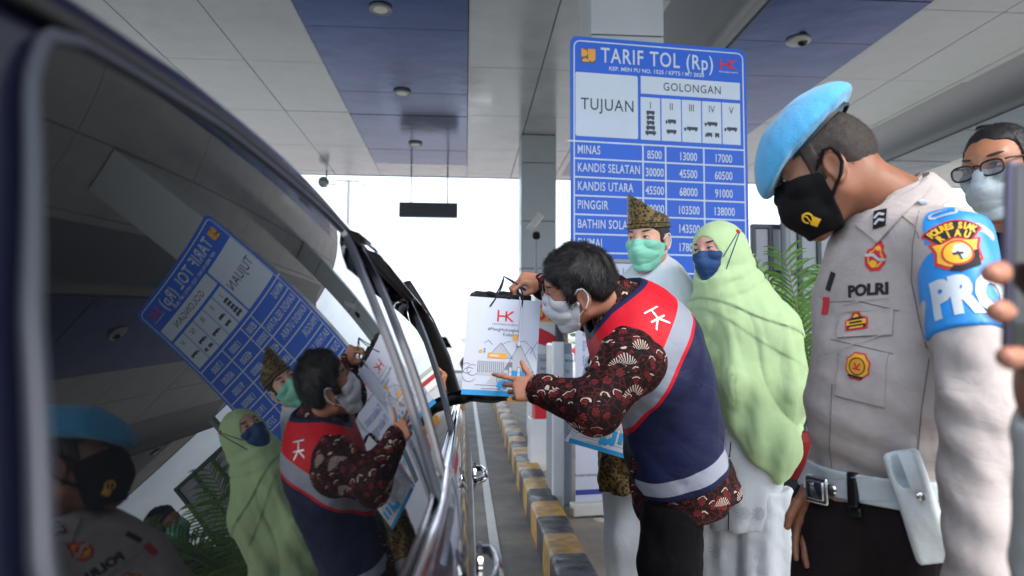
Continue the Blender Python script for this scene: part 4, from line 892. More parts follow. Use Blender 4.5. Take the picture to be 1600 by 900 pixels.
# ============ young man in white with the songket hat (3.0 m)
sh_ = Head(P(1014, 381, 3.0), (-.66, -.74, -.12), (-.05, -.08, 1), 1.05)
sb = P(1030, 440, 3.05); sLS, sRS = P(1092, 482, 3.0), P(970, 470, 3.14); sW = P(1020, 660, 3.05); sH = P(1012, 735, 3.05)
sLE = P(1108, 560, 2.93); sLW = P(1092, 577, 2.83); sRE, sRW = P(955, 560, 3.0), P(965, 590, 2.86)
sax = np.array([nrm([.70, -.71, 0]), nrm([.71, .70, 0]), [0, 0, 1.]])   # across, depth
def s_torso(p):
    d = ell(p, (sb + sW) / 2 + [0, 0, .08], (.205, .135, .34), sax); d = smin(d, rc(p, sb - [0, 0, .06], sLS - [.01, 0, .02], .075, .062), .05); d = smin(d, rc(p, sb - [0, 0, .06], sRS - [0, 0, .02], .075, .062), .05)
    return smin(d, ell(p, sW, (.185, .135, .25), sax), .08)
s_f = [np.array([sH[0] - .08, sH[1] + .05, FL + .08]), np.array([sH[0] + .08, sH[1] - .04, FL + .08])]
s_h = [sH + [-.08, .05, -.05], sH + [.08, -.04, -.05]]; s_k = [(a + b) / 2 + [0, -.02, 0] for a, b in zip(s_h, s_f)]
def s_hd(p): return smin(sh_.sdf(sh_.loc(p), .0034), rc(p, sh_.w(-.025, 0, -.05), sb - [0, 0, .03], .056, .066), .03)
B1 = surfnet(s_hd, *bounds([sh_.w(x, y, z) for x in (-.1, .12) for y in (-.09, .09) for z in (-.12, .14)] + [sb], .05), .0034)
def s_hand(p): return np.minimum(_hand(p, sLW, nrm([-.75, -.35, .05]), nrm([.2, -.2, .9]), nrm([-.1, .95, 0]), .95, [(40, 50, 30)] * 4, .02, None), _hand(p, sRW, nrm([.35, -.6, -.4]), nrm([0, -.3, .9]), nrm([.9, .1, 0]), .95, [(50, 60, 30)] * 4, .02, None))
B2 = surfnet(s_hand, *bounds([sLW, sLW + nrm([-.75, -.35, .05]) * .15, sRW, sRW + [.05, -.1, -.06]], .07), .0035)
def s_body(p):
    d = s_torso(p) + .02; d = smin(d, tapers(p, [sLS, sLE, sLW], [.05, .042, .03]), .04); d = smin(d, tapers(p, [sRS, sRE, sRW], [.05, .042, .03]), .04)
    for k in (0, 1): d = smin(d, tapers(p, [s_h[k] + [0, 0, .1], s_k[k], s_f[k]], [.08, .055, .04]), .04)
    return smin(d, rc(p, sb, sb - [0, 0, .1], .05, .08), .05)
B3 = surfnet(s_body, *bounds([sb, sLE, sRE, sLW, sRW, *s_f, sH], .24), .017)
V_, Q_ = merge([B1, B2, B3])
sman = tag(add('person', V_, Q_, M['skin_light'], base=[sH[0], sH[1], FL]), 'young man in white collarless shirt with tall black and gold hat and mint mask', 'person', 'people at the toll island')
HV, HQ = surfnet(lambda p: sh_.hair(sh_.loc(p), .006, .09, .045, -.04, 5, .001), *bounds([sh_.w(x, y, z) for x in (-.12, .12) for y in (-.1, .1) for z in (-.08, .16)], .01), .004)
add('hair', HV, HQ, M['buzz'], sman); eyes(sh_, sman, nrm([-.8, -.6, -.05])); lashes(sh_, sman); brows(sh_, sman); face_mask(sh_, sman, M['maskgreen'], 'boat', 'ear', M['maskwhite'])
# songket hat: folded peak high in front, low behind
top = []; rings = []
nA = 48
for lv in np.linspace(0, 1, 12):
    ring = []
    for i in range(nA):
        a = 2 * math.pi * i / nA; x, y = .104 * math.cos(a), .083 * math.sin(a)
        # height profile: peak at front-right side of the head, sloping to the back-left
        t = .5 + .5 * math.cos(a + .62); hgt = .046 + .115 * max(0, t - .12) ** 1.7
        z = .066 + lv * hgt; k = 1 + .05 * lv - .10 * lv * max(0, t - .5)
        z += .0016 * math.sin(a * 7 + lv * 5)
        ring.append(sh_.w(-.004 + x * k, y * k * (1 - .12 * lv), z))
    rings.append(ring)
for lv in (.85, .6, .3):
    ring = []
    for i in range(nA):
        q = np.array(rings[11][i]); c = sh_.w(-.01, 0, .118); ring.append(q * lv + c * (1 - lv))
    rings.append(ring)
G = [r_ + [r_[0]] for r_ in rings]; hat = MB().grid(G).obj('songket_hat', M['songket'], sman, smooth=True, autos=55)
mb = MB(); mb.tube([sh_.w(-.004 + .106 * math.cos(a), .085 * math.sin(a), .067 + .001 * math.sin(5 * a)) for a in np.linspace(0, 2 * math.pi, 49)[:-1]], .0035, 8, closed=True); mb.tube([sh_.w(-.004 + .107 * math.cos(a), .0855 * math.sin(a), .083) for a in np.linspace(0, 2 * math.pi, 49)[:-1]], .0018, 8, closed=True); mb.obj('hat_band', M['songket'], hat, autos=80)
def s_shirt(p):
    d = s_torso(p) - .012; d = smin(d, tapers(p, [sLS, sLE, sLE * .4 + sLW * .6], [.072, .06, .052], .03), .03); d = smin(d, tapers(p, [sRS, sRE, sRW], [.072, .06, .05], .03), .03)
    cd = nrm(sh_.w(-.02, 0, -.1) - sb); col = smax(rc(p, sb - cd * .05, sb + cd * .045, .078, .064), (p - (sb + cd * .028)) @ cd, .003); d = smin(d, col, .014); d = smax(d, -rc(p, sb - cd * .02, sb + cd * .1, .062, .062), .003)
    d = smax(d, sW[2] - .06 - p[:, 2], .01); return d + fold(p, 41, .08, .0028, (1, 1, .7))
ss = solid('white_shirt', s_shirt, *bounds([sb, sLS, sRS, sLE, sRE, sLW, sRW, sW, sW + [0, 0, -.06]], .16), .0065, M['baju'], sman)
st_ = bvh(ss); decal('placket', *shapes(stroke([(0, .05), (0, -.2)], .0025)), 1007, 470, st_, sman, M['inkl'], ang=-4, eps=.001)
for k in range(3): decal('button', *shapes([circ((0, 0), .006, 12)]), 1007 + k, 437 + 26 * k, st_, sman, M['offwhite'], eps=.003, thick=.002)
def s_wrap(p):
    d = rc(p, sW + [0, 0, .05], sW + [-.02, 0, -.22], .16, .175); d = smin(d, rc(p, P(978, 640, 2.92), P(974, 790, 2.92), .095, .10), .05)
    d = smax(d, np.maximum(p[:, 2] - sW[2] + .0, (sW[2] - .245) - p[:, 2] + .06 * (p[:, 0] - sW[0])), .008); return d + fold(p, 44, .06, .005, (1, 1, .3))
solid('songket_wrap', s_wrap, *bounds([sW, sW + [0, 0, -.3], P(940, 700, 2.9)], .22), .007, M['songket'], sman)
trouser(s_h[0] + [0, 0, .05], s_h[1] + [0, 0, .05], s_k[0], s_k[1], s_f[0], s_f[1], M['baju'], sman, 7, sH[2], (.11, .095, .085)); shoes(*s_f, nrm([-.6, -.75, 0]), M['leather'], sman)

# ============ woman in the pistachio hijab (2.72 m)
wh = Head(P(1121, 399, 2.72), (-.82, -.55, -.10), (-.10, 0, 1), .97, False)
wbk = P(1140, 470, 2.76); wLS, wRS = P(1205, 520, 2.68), P(1105, 505, 2.88); wH = P(1160, 720, 2.76)
wLE, wRE = P(1232, 620, 2.66), P(1098, 600, 2.85); wRW = P(1098, 582, 2.70); wLW = P(1150, 600, 2.62)
wax = np.array([nrm([.55, -.83, 0]), nrm([.83, .55, 0]), [0, 0, 1.]])
wf = [np.array([wH[0] - .07, wH[1] + .06, FL + .06]), np.array([wH[0] + .06, wH[1] - .06, FL + .06])]
def w_hd(p): return smin(wh.sdf(wh.loc(p), .0032), rc(p, wh.w(-.025, 0, -.05), wbk, .05, .055), .03)
C1 = surfnet(w_hd, *bounds([wh.w(x, y, z) for x in (-.1, .12) for y in (-.09, .09) for z in (-.12, .14)] + [wbk], .05), .0034)
def w_torso(p): return smin(smin(ell(p, wbk + [.02, 0, -.2], (.16, .12, .25), wax), ell(p, wH + [0, 0, .06], (.14, .115, .26), wax), .1), np.minimum(rc(p, wbk - [0, 0, .05], wLS, .06, .055), rc(p, wbk - [0, 0, .05], wRS, .06, .055)), .06)
def w_hand(p): return _hand(p, wRW + [.02, 0, 0], nrm([-.8, -.45, .0]), nrm([.2, -.1, .9]), nrm([.1, .9, 0]), .92, [(45, 55, 30)] * 4, .02, None)
C2 = surfnet(w_hand, *bounds([wRW, wRW + nrm([-.8, -.45, 0]) * .14], .08), .0034)
def w_body(p): return smin(smin(w_torso(p) + .028, np.minimum(tapers(p, [wRS, wRE, wRW + [.02, 0, 0]], [.045, .038, .028]), tapers(p, [wLS, wLE, wLW], [.045, .038, .028])), .04), np.minimum(tapers(p, [wH + [-.035, .03, 0], wf[0]], [.06, .04]), tapers(p, [wH + [.035, -.03, 0], wf[1]], [.06, .04])), .04)
C3 = surfnet(w_body, *bounds([wbk, wLE, wRE, wRW, wLW, *wf], .22), .017)
V_, Q_ = merge([C1, C2, C3])
wman = tag(add('person', V_, Q_, M['skin_light'], base=[wH[0], wH[1], FL]), 'woman in long pistachio green headscarf, blue mask and white tunic', 'person', 'people at the toll island')
eyes(wh, wman, nrm([-.95, -.3, -.05])); lashes(wh, wman); brows(wh, wman); fmw = face_mask(wh, wman, M['masknavy'], 'boat', 'head', M['masknavy'])
face_c = wh.w(.10, 0, -.02)
def w_hijab(p):
    q = wh.loc(p); d = ell(q, (-.012, 0, .028), (.112, .094, .112)) * wh.sc; d = smin(d, rc(p, wh.w(-.03, 0, -.05), wbk + [.01, 0, -.02], .092, .105), .05)
    d = smin(d, rc(p, wh.w(-.035, 0, .02), (wLS + wRS) / 2 + [.02, 0, -.03], .094, .150), .05)
    d = smin(d, rc(p, wh.w(.03, 0, -.10), wbk + [-.03, -.05, -.06], .06, .10), .04)
    cape = smin(rc(p, wLS + [-.02, 0, .0], P(1208, 690, 2.66), .080, .104), rc(p, wRS + [.03, -.02, -.0], P(1130, 620, 2.74), .08, .085), .09); cape = smin(cape, rc(p, wbk - [0, 0, .04], P(1176, 670, 2.70), .105, .122), .09)
    cape = smin(cape, rc(p, P(1200, 500, 2.80), P(1234, 690, 2.80), .085, .074), .08)
    cape = smin(cape, np.minimum(tapers(p, [wRS, wRE, wRE * .35 + wRW * .65], [.085, .078, .07], .03), tapers(p, [wLS, wLE, wLW], [.088, .08, .074], .03)), .05); cape = smin(cape, w_torso(p) - .034, .05)
    low = p[:, 2] - np.interp(p[:, 0], [P(1085, 500, 2.7)[0], P(1100, 600, 2.7)[0], P(1150, 700, 2.7)[0], P(1195, 745, 2.7)[0], P(1225, 735, 2.7)[0], P(1262, 690, 2.7)[0]], [P(1085, 575, 2.7)[2], P(1100, 610, 2.7)[2], P(1150, 700, 2.7)[2], P(1195, 742, 2.7)[2], P(1225, 730, 2.7)[2], P(1262, 680, 2.7)[2]])
    cape = smax(cape, -low, .012)
    fx = (p - wbk) @ nrm([.83, -.4, 0]); dn = np.clip((wbk[2] - p[:, 2]) / .35, 0, 1)
    d = smin(d, cape, .05); rp_ = p - wh.w(.05, .0, -.12); an_ = np.arctan2(rp_ @ nrm([.83, -.4, 0]), -rp_[:, 2] + .12); d = d + dn * (.016 * (1 - 2 * np.abs(np.sin(an_ * 6.5 + .8 * np.sin(p[:, 2] * 7))) ** .7) + .007 * np.sin(fx * 60 + 3 * np.sin(p[:, 2] * 4))) + dn * wob(p, 61, .20, .003, (1, 1, .3), True); d = d + wob(p, 63, .07, .0022, (1, 1, .6), True) * np.clip((wh.c[2] + .05 - p[:, 2]) / .1, 0.25, 1)
    # folds crossing under the chin towards the left shoulder
    cr_ = (p - wh.w(.02, .05, -.12)) @ nrm([-.35, -.3, 1.0]); d = d + .005 * np.sin(cr_ * 120) * np.exp(-(cr_ / .055) ** 2) * np.clip((p[:, 0] - wh.c[0] + .06) / .08, 0, 1)
    ly = (p - P(1150, 487, 2.70)) @ nrm(np.array([.40, 0, 1.0])) + .004 * np.sin((p[:, 0]) * 24); fd_ = np.clip((wh.c[2] - .045 - p[:, 2]) / .05, -.3, 1); d = np.minimum(d, smax(d - .0085 * fd_, -ly, .003))
    ly2 = (p - P(1150, 520, 2.70)) @ nrm(np.array([.62, 0, 1.0])) + .006 * np.sin((p[:, 0]) * 18); d = np.minimum(d, smax(d - .0045 * fd_, -ly2, .004))
    op = ell(q, (.104, 0, -.010), (.088, .065, .088)) * wh.sc; d = smax(d, -op, .006); return d
hj = solid('headscarf', w_hijab, *bounds([wh.w(-.12, 0, .14), wLS, wRS, P(1250, 750, 2.66), P(1090, 600, 2.74), P(1240, 700, 2.8)], .16), .0052, M['hijab'], wman, it=2)
# inner cap band seen at the forehead edge and a small flowered clip behind the temple
ht = bvh(hj)
for qa, qb in (((1130, 401), (1154, 361)), ((1135, 420), (1155, 364))):
    pts = []
    for t in np.linspace(0, 1, 14):
        d_ = nrm(ray(qa[0] + (qb[0] - qa[0]) * t, qa[1] + (qb[1] - qa[1]) * t)); h_, n_, i_, k_ = ht.ray_cast(Vector((0, 0, CAMH)), Vector(d_))
        if h_ is not None: pts.append(np.array(h_) - d_ * .002)
    if len(pts) > 3: MB().tube(pts, .0019, 7).obj('strap', M['masknavy'], fmw, autos=80)
decal('flower_clip', *shapes([circ((.006 * math.cos(a), .006 * math.sin(a)), .004, 8) for a in np.linspace(0, 5.2, 6)]), 1153, 362, ht, wman, M['red'], eps=.002, thick=.003)
def w_tunic(p):
    d = smin(w_torso(p) - .015, rc(p, wH + [-.005, 0, .1], wH + [-.0, 0, -.22], .128, .140), .08); d = smin(d, tapers(p, [wRS, wRE, wRE * .35 + wRW * .65], [.065, .058, .05], .03), .03); d = smin(d, tapers(p, [wLS, wLE, wLW], [.065, .058, .05], .03), .03)
    d = smax(d, (wH[2] - .245) - p[:, 2] + .05 * (p[:, 0] - wH[0]), .006); return d + fold(p, 71, .12, .004, (1, 1, .35)) + .004 * np.sin((p @ nrm([.9, -.4, 0])) * 60) * np.clip((wH[2] + .1 - p[:, 2]) * 4, 0, 1)
tn = solid('white_tunic', w_tunic, *bounds([wbk, wLS, wRS, wLE, wRE, wH + [0, 0, -.28]], .19), .0068, M['tunic'], wman)
def w_skirt(p): 
    d = np.minimum(rc(p, wH + [-.05, .03, -.12], [wf[0][0], wf[0][1], FL + .02], .112, .118), rc(p, wH + [.05, -.03, -.12], [wf[1][0], wf[1][1], FL + .02], .112, .118)); d = smax(d, np.maximum(p[:, 2] - wH[2] + .1, FL + .03 - p[:, 2]), .006)
    return d + fold(p, 73, .10, .004, (1, 1, .15)) + .005 * np.sin((p @ nrm([.9, -.4, 0])) * 75)
sk = solid('white_trousers', w_skirt, *bounds([wH, *wf], .2), .0085, M['tunic'], wman)
shoes(*wf, nrm([-.8, -.5, 0]), M['offwhite'], wman)
tt = bvh(tn); tk = bvh(sk)
star = [p for a in range(0, 180, 36) for p in stroke([(-.026 * math.cos(math.radians(a)), -.026 * math.sin(math.radians(a))), (.026 * math.cos(math.radians(a)), .026 * math.sin(math.radians(a)))], .004)] + [circ((.02 * math.cos(a), .02 * math.sin(a)), .004, 6) for a in np.linspace(.3, 6, 9)]
for px, py in ((1162, 802), (1185, 803)): decal('embroidered_star', *shapes(star), px, py, tt, wman, M['inkl'], eps=.0015)
decal('embroidered_star', *shapes(star), 1118, 862, tk, wman, M['inkl'], eps=.0015)
decal('dark_piping', *shapes(stroke([(0, .14), (-.012, -.19)], .004)), 1141, 750, tt, wman, M['navycord'], eps=.0015)
hn = ht
decal('embroidered_star', *shapes([np.array(q) * .8 for q in star]), 1146, 590, hn, wman, M['hijab'], eps=.002)
wv = nrm([-.8, -.45, 0]); wc = wRW + [.012, 0, 0]; u_ = nrm(np.cross(wv, [0, 0, 1])); MB().tube([wc + .031 * (math.cos(a) * u_ + math.sin(a) * np.array([0, 0, 1.])) for a in np.linspace(0, 2 * math.pi, 25)[:-1]], .006, 8, closed=True).box(wc + u_ * -.033 * (1 if u_[1] > 0 else -1), (.03, .03, .03), bev=.008).obj('wristwatch', M['blackpl'], wman, autos=60)

# ============ officer in the sky-blue beret (1.42 m away)
ph = Head(P(1298, 262, 1.50), (-.80, .42, -.40), (-.38, .16, .90), 1.06)
ph.c = P(1300, 262, 1.43) - .079 * 1.06 * ph.l
pnb = P(1385, 318, 1.50)
pLS, pRS = P(1490, 382, 1.33), P(1352, 400, 1.66); pCh = P(1395, 470, 1.50); pBe = P(1380, 640, 1.48); pHi = P(1392, 790, 1.50)
pLE, pLW = P(1530, 640, 1.20), P(1535, 1030, 1.10)
pRE, pRW = P(1345, 610, 1.74), P(1283, 752, 1.58)
pfa = nrm([-.88, -.47, 0]); pla = nrm([.47, -.88, 0]); pax = np.array([pfa, pla, [0, 0, 1.]])
def p_torso(p):
    d = ell(p, pCh + [0, 0, -.02] + pfa * -.01, (.125, .175, .23), pax); d = smin(d, ell(p, pBe + pfa * -.02, (.142, .168, .19), pax), .09); d = smin(d, ell(p, pHi + [0, 0, -.02] - pfa * .02, (.130, .165, .19), pax), .08)
    d = smin(d, rc(p, pnb - [0, 0, .09], pLS + [0, 0, -.0] - pla * .02, .078, .062), .06); d = smin(d, rc(p, pnb - [0, 0, .09], pRS + pla * .02, .078, .062), .06); return d
phl, phr = pHi + pla * .095 - [0, 0, .08], pHi - pla * .095 - [0, 0, .08]; pfl, pfr = np.array([*phl[:2], FL + .08]) + pla * .03, np.array([*phr[:2], FL + .08]) - pla * .03; pkl, pkr = (phl + pfl) / 2 + pfa * .02, (phr + pfr) / 2 + pfa * .02
pnc = pnb + np.array([.015, 0, 0.0])
def p_hd(p): return smin(ph.sdf(ph.loc(p)), rc(p, ph.w(-.035, 0, -.035), pnc, .062, .072), .035)
D1 = surfnet(p_hd, *bounds([ph.w(x, y, z) for x in (-.1, .12) for y in (-.09, .09) for z in (-.12, .14)] + [pnc], .06), .0028)
hXr = nrm(P(1262, 850, 1.585) - P(1280, 765, 1.58))
def p_handR(p): return _hand(p, P(1281, 757, 1.58), hXr, nrm(np.array([-1, .1, .1])), nrm(np.array([.05, -.9, .15])), 1.06, [(10, 14, 10), (12, 16, 12), (14, 18, 12), (16, 20, 12)], .015, [(.02, .028, .010), (.046, .048, .016), (.074, .058, .02), (.096, .060, .022)])
D2 = surfnet(p_handR, *bounds([P(1281, 757, 1.58), P(1262, 880, 1.6), P(1235, 810, 1.58)], .06), .0024)
def p_handL(p): return _hand(p, pLW + [0, 0, -.01], nrm([-.1, .0, -1]), pfa, -pla, 1.04, [(20, 25, 15)] * 4, .03, None)
D3 = surfnet(p_handL, *bounds([pLW, pLW - [0, 0, .2]], .07), .006)
def p_body(p):
    d = p_torso(p) + .018; d = smin(d, tapers(p, [pLS, pLE, pLW], [.05, .044, .03]), .04); d = smin(d, tapers(p, [pRS, pRE, pRW], [.05, .044, .03]), .04)
    d = smin(d, tapers(p, [phl, pkl, pfl], [.09, .06, .045]), .04); d = smin(d, tapers(p, [phr, pkr, pfr], [.09, .06, .045]), .04); return smin(d, rc(p, pnc, pnc - [0, 0, .1], .055, .08), .05)
D4 = surfnet(p_body, *bounds([pnb, pLE, pLW, pRE, pRW, pfl, pfr, pHi], .25), .017)
V_, Q_ = merge([D1, D2, D3, D4])
pol = tag(add('person', V_, Q_, M['skin_brown'], base=(pfl + pfr) / 2 * [1, 1, 0] + [0, 0, FL]), 'officer in sky blue beret, black mask and grey-brown uniform looking down', 'person', 'people at the toll island')
HV, HQ = surfnet(lambda p: ph.hair(ph.loc(p), .0065, .08, .055, -.062, 8, .0008, -.012), *bounds([ph.w(x, y, z) for x in (-.12, .12) for y in (-.1, .1) for z in (-.09, .16)], .01), .003)
ho = add('cropped_hair', HV, HQ, M['buzz'], pol); hair_strands('strands', HV, HQ, ph, M['buzz'], ho, 6500, .006, .0004, lambda l: np.array([-.3, 0, -.8]), 4, .7)
eyes(ph, pol, nrm(ph.f + np.array([0, 0, -.4]))); lashes(ph, pol); brows(ph, pol); fm_ = face_mask(ph, pol, M['maskblack'], 'cloth', 'ear', M['maskblack'])
mt = bvh(fm_); ey = [np.array(q) * .011 for q in stroke(circ((0, 0), 1.0, 14, 20, 300), .38) + stroke([(-1.2, 0), (-.2, .2), (.9, -.4)], .3) + [rect(.9, -1.0, 2.3, .9)]]
decal('yellow_emblem', *shapes(ey), 1262, 341, mt, pol, M['gold'], ang=-12, eps=.0012)
# beret: a soft felt disc over a leather band, pulled down over the forehead
bA = np.array([nrm(ph.f * .92 + ph.u * -.40), ph.l, nrm(ph.u * .92 + ph.f * .40)])
bC = ph.w(.004, -.0, .092)
def p_beret(p):
    q = (p - bC) @ bA.T
    sh = q.copy(); sh[:, 2] = q[:, 2] + .16 * np.clip(q[:, 0] - .06, 0, 1); d = ell(sh, (.010, -.010, .000), (.153, .120, .086)); d = smax(d, -(sh[:, 2] + .004 - .10 * np.clip(-q[:, 0] - .07, 0, 1)), .014)
    d = smin(d, ell(q, (.0, 0, -.002), (.104, .087, .018)), .012)
    d = smax(d, -ell(q, (0, 0, -.045), (.100, .080, .05)), .006)
    return d + wob(q, 81, .10, .0014, (1, 1, 1), True) + wob(q, 82, .03, .0003, (1, .5, 1), True)
br = solid('beret', p_beret, *bounds([bC + np.array([x, y, z]) @ bA for x in (-.17, .2) for y in (-.15, .15) for z in (-.08, .10)], .01), .0036, M['beret'], pol)
mb = MB(); prf = [(a, bC + np.array([.101 * math.cos(a) - .003, .083 * math.sin(a), -.016]) @ bA, bC + np.array([.102 * math.cos(a) - .003, .084 * math.sin(a), .006]) @ bA) for a in np.linspace(0, 2 * math.pi, 49)]
mb.grid([[q[1] for q in prf], [q[2] for q in prf]]); mb.tube([q[1] for q in prf[:-1]], .003, 8, closed=True); mb.obj('leather_band', M['leather'], br, smooth=True)
# shirt
cdir = nrm(np.array([-.42, -.1, .90]))
def p_shirt(p):
    d = p_torso(p) - .006; d = smax(d, -(p[:, 2] - (pHi[2] + .015)), .010)
    d = smin(d, tapers(p, [pLS, pLE, pLW], [.066, .062, .052], .02), .028); d = smin(d, tapers(p, [pRS, pRE, pRW + nrm(pRE - pRW) * .02], [.068, .060, .042], .03), .028)
    d = smax(d, -rc(p, pnc, ph.w(-.03, 0, -.02), .074, .074), .006)
    low = np.clip((pCh[2] - p[:, 2]) / .22, 0, 1)
    tw = (p - pBe) @ nrm(pfa * .25 + np.array([0, 0, 1.]) + pla * .35)
    w_ = .0035 * np.sin(tw * 95 + 2.4 * np.sin((p @ pla) * 9)) * low * (.5 + .5 * np.sin((p @ pfa) * 14 + 1))
    e1 = np.exp(-(np.linalg.norm(p - pLE, axis=1) / .16) ** 2); w_ = w_ + .003 * e1 * np.sin(((p - pLE) @ nrm([-.15, .2, 1.])) * 82 + 2 * np.sin(((p - pLE) @ pfa) * 25))
    return d + w_ + fold(p, 91, .09, .0034, (1, 1, 1.2))
psh = solid('uniform_shirt', p_shirt, *bounds([pnb, pLS, pRS, pLE, pLW - [0, 0, .05], pRE, pRW, pHi, pBe + pfa * .1], .15), .0052, M['shirt'], pol, it=2)
# collar: a stand with a folded leaf whose points fall to the front
def ring_(phi, k, h, rad): return pnc + cdir * h + (cfx * math.cos(phi) + cly * math.sin(phi)) * rad
cfx = nrm(pfa - cdir * (pfa @ cdir)); cly = np.cross(cdir, cfx); G = []
for phi in np.linspace(math.radians(8), math.radians(352), 60):
    ph_ = abs((phi + math.pi) % (2 * math.pi) - math.pi); fr = max(0, 1 - ph_ / 1.25); k0 = .086 - .008 * math.cos(phi)
    G.append([ring_(phi, 0, -.01, k0 + .004), ring_(phi, 0, .030, k0 - .006), ring_(phi, 0, .036, k0 - .002), ring_(phi, 0, .032, k0 + .006), ring_(phi, 0, .004 - .012 * fr, k0 + .020), ring_(phi, 0, -.026 - .050 * fr ** 1.5, k0 + .030 + .030 * fr), ring_(phi, 0, -.029 - .050 * fr ** 1.5, k0 + .026 + .030 * fr), ring_(phi, 0, .0 - .012 * fr, k0 + .012)])
MB().grid(G).obj('collar', M['shirt'], pol, smooth=True, autos=50)
def pxpatch(name, quad, tree, par, m, eps=.004, thick=.004, n=14):
    q = np.array(quad, float); V = []
    for i in np.linspace(0, 1, n):
        for j in np.linspace(0, 1, n):
            a = q[0] * (1 - i) * (1 - j) + q[1] * i * (1 - j) + q[2] * i * j + q[3] * (1 - i) * j; d_ = nrm(ray(*a)); h_, n_, _, _ = tree.ray_cast(Vector((0, 0, CAMH)), Vector(d_)); n_ = np.array(n_) if h_ is not None else -d_; n_ = n_ if n_ @ d_ < 0 else -n_
            V.append((np.array(h_) if h_ is not None else P(a[0], a[1], 1.45)) + n_ * eps)
    V = np.array(V); Vb = V.copy(); G = V.reshape(n, n, 3)
    for _ in range(3): G[1:-1, 1:-1] = (G[:-2, 1:-1] + G[2:, 1:-1] + G[1:-1, :-2] + G[1:-1, 2:]) / 4
    c_ = np.array([0, 0, CAMH]); up_ = G + thick * np.apply_along_axis(nrm, 2, c_ - G); mb = MB(); mb.grid(up_); rimt = np.concatenate([up_[0], up_[1:, -1], up_[-1, ::-1][1:], up_[::-1, 0][1:]]); rimb = np.concatenate([G[0], G[1:, -1], G[-1, ::-1][1:], G[::-1, 0][1:]]) - .006 * np.apply_along_axis(nrm, 1, c_ - np.concatenate([G[0], G[1:, -1], G[-1, ::-1][1:], G[::-1, 0][1:]]))
    mb.grid([rimt, rimb]); return mb.obj(name, m, par, smooth=True, autos=40)
pc0 = bvh(psh, *[o for o in pol.children if o.name.startswith('collar')])
pxpatch('collar_leaf', [(1440, 268), (1338, 352), (1372, 380), (1456, 292)], pc0, pol, M['shirt'], .004, .005)
pc = bvh(psh, *[o for o in pol.children if o.name.startswith('collar_leaf')]) if False else bvh(psh, *[o for o in pol.children if o.name.startswith('collar')])
ps = bvh(psh)
# arm band with lettering and badge
bu = nrm(pLE - pLS)
def p_band(p):
    t = (p - pLS) @ bu; d = tapers(p, [pLS - bu * .01, pLE, pLW], [.0715, .0685, .058], .02); d = smax(d, np.maximum(-.035 - t + .55 * ((p - pLS) @ -pfa * .3), t - .208), .004); return d + .0012 * np.sin(((p - pLS) @ pfa) * 110 + t * 20)
band = solid('arm_band', p_band, *bounds([pLS, pLE], .11), .0042, M['armblue'], pol)
strapq = [P(1440, 325, 1.40), P(1487, 314, 1.38), P(1505, 360, 1.30), P(1450, 372, 1.31)]
bt = bvh(band); bts = bvh(band, psh)
ref_ = -nrm(ray(1500, 440)); rA = .075
def aw(name, V, Fc, m, e, u=0, v=0, rot=0): return wrap(name, V, Fc, bts, pLS, bu, ref_, rA, pol, M[m], u, v, e, .008, rot)
aw('arm_band_tab', *shapes([[(-.040, -.03), (.030, -.03), (.022, .060), (-.034, .052)]]), 'armblue', .0018, -.008, 0)
aw('tab_loop', *shapes(stroke(rrect(-.024, -.007, .024, .007, .006), .005, True)), 'silver', .003, -.010, -.032, 6)
V2, F2 = text2d('PROVOS', .074, .74, .06, .96, 'LEFT'); aw('silver_lettering', V2, F2, 'silver', .0018, -.056, .148, 3)
def arc_text(s, r, h, a0, a1, cond=.9, bold=.03):
    V = []; Fc = []; k = len(s)
    for i, ch in enumerate(s):
        v, f = text2d(ch, h, cond, bold); a = math.radians(a0 + (a1 - a0) * (i + .5) / k); v = v + [0, r]; c_, s_ = math.cos(a), math.sin(a); v = np.stack([v[:, 0] * c_ + v[:, 1] * s_, -v[:, 0] * s_ + v[:, 1] * c_], 1); o = len(V); V += v.tolist(); Fc += [tuple(j + o for j in q) for q in f]
    return np.array(V), Fc
def shield(w, h): return [(-w, h * .55), (-w * .55, h * .5), (0, h * .62), (w * .55, h * .5), (w, h * .55), (w * .86, h * .15), (w * .95, -h * .3), (w * .6, -h * .55), (0, -h * .78), (-w * .6, -h * .55), (-w * .95, -h * .3), (-w * .86, h * .15)]
def arcband(r0, r1, a): return [*[(r1 * math.sin(math.radians(t)), r1 * math.cos(math.radians(t))) for t in np.linspace(-a, a, 13)], *[(r0 * math.sin(math.radians(t)), r0 * math.cos(math.radians(t))) for t in np.linspace(a, -a, 13)]]
def bd(name, V, Fc, m, e, dy=0): return aw(name, np.asarray(V, float) + [0, dy], Fc, m, .0022 + (e - .0055) * .38, .004, .052, 4)
bd('regional_badge', *shapes([shield(.046, .055)]), 'patchred', .0055, -.008); bd('regional_badge', *shapes([shield(.039, .046)]), 'gold', .007, -.008)
bd('regional_badge', *shapes([[(.012, -.002), (.037, .004), (.035, -.03), (.0, -.042), (-.02, -.036)]]), 'patchblk', .0078, -.008); bd('regional_badge', *shapes([circ((0, -.002), .0275, 22)]), 'patchred', .0085, -.008); bd('regional_badge', *shapes([circ((0, -.002), .0235, 22)]), 'gold', .0092, -.008)
bd('regional_badge', *shapes([circ((.004, .0), .0165, 18, -100, 120)]), 'silver', .0098, -.008); bd('regional_badge', *shapes([circ((0, .001), .009, 14)]), 'offwhite', .0105, -.008); bd('regional_badge', *shapes([rect(-.008, -.007, .009, -.002), *stroke([(0, 0), (.004, -.018)], .003)]), 'patchblk', .011, -.008)
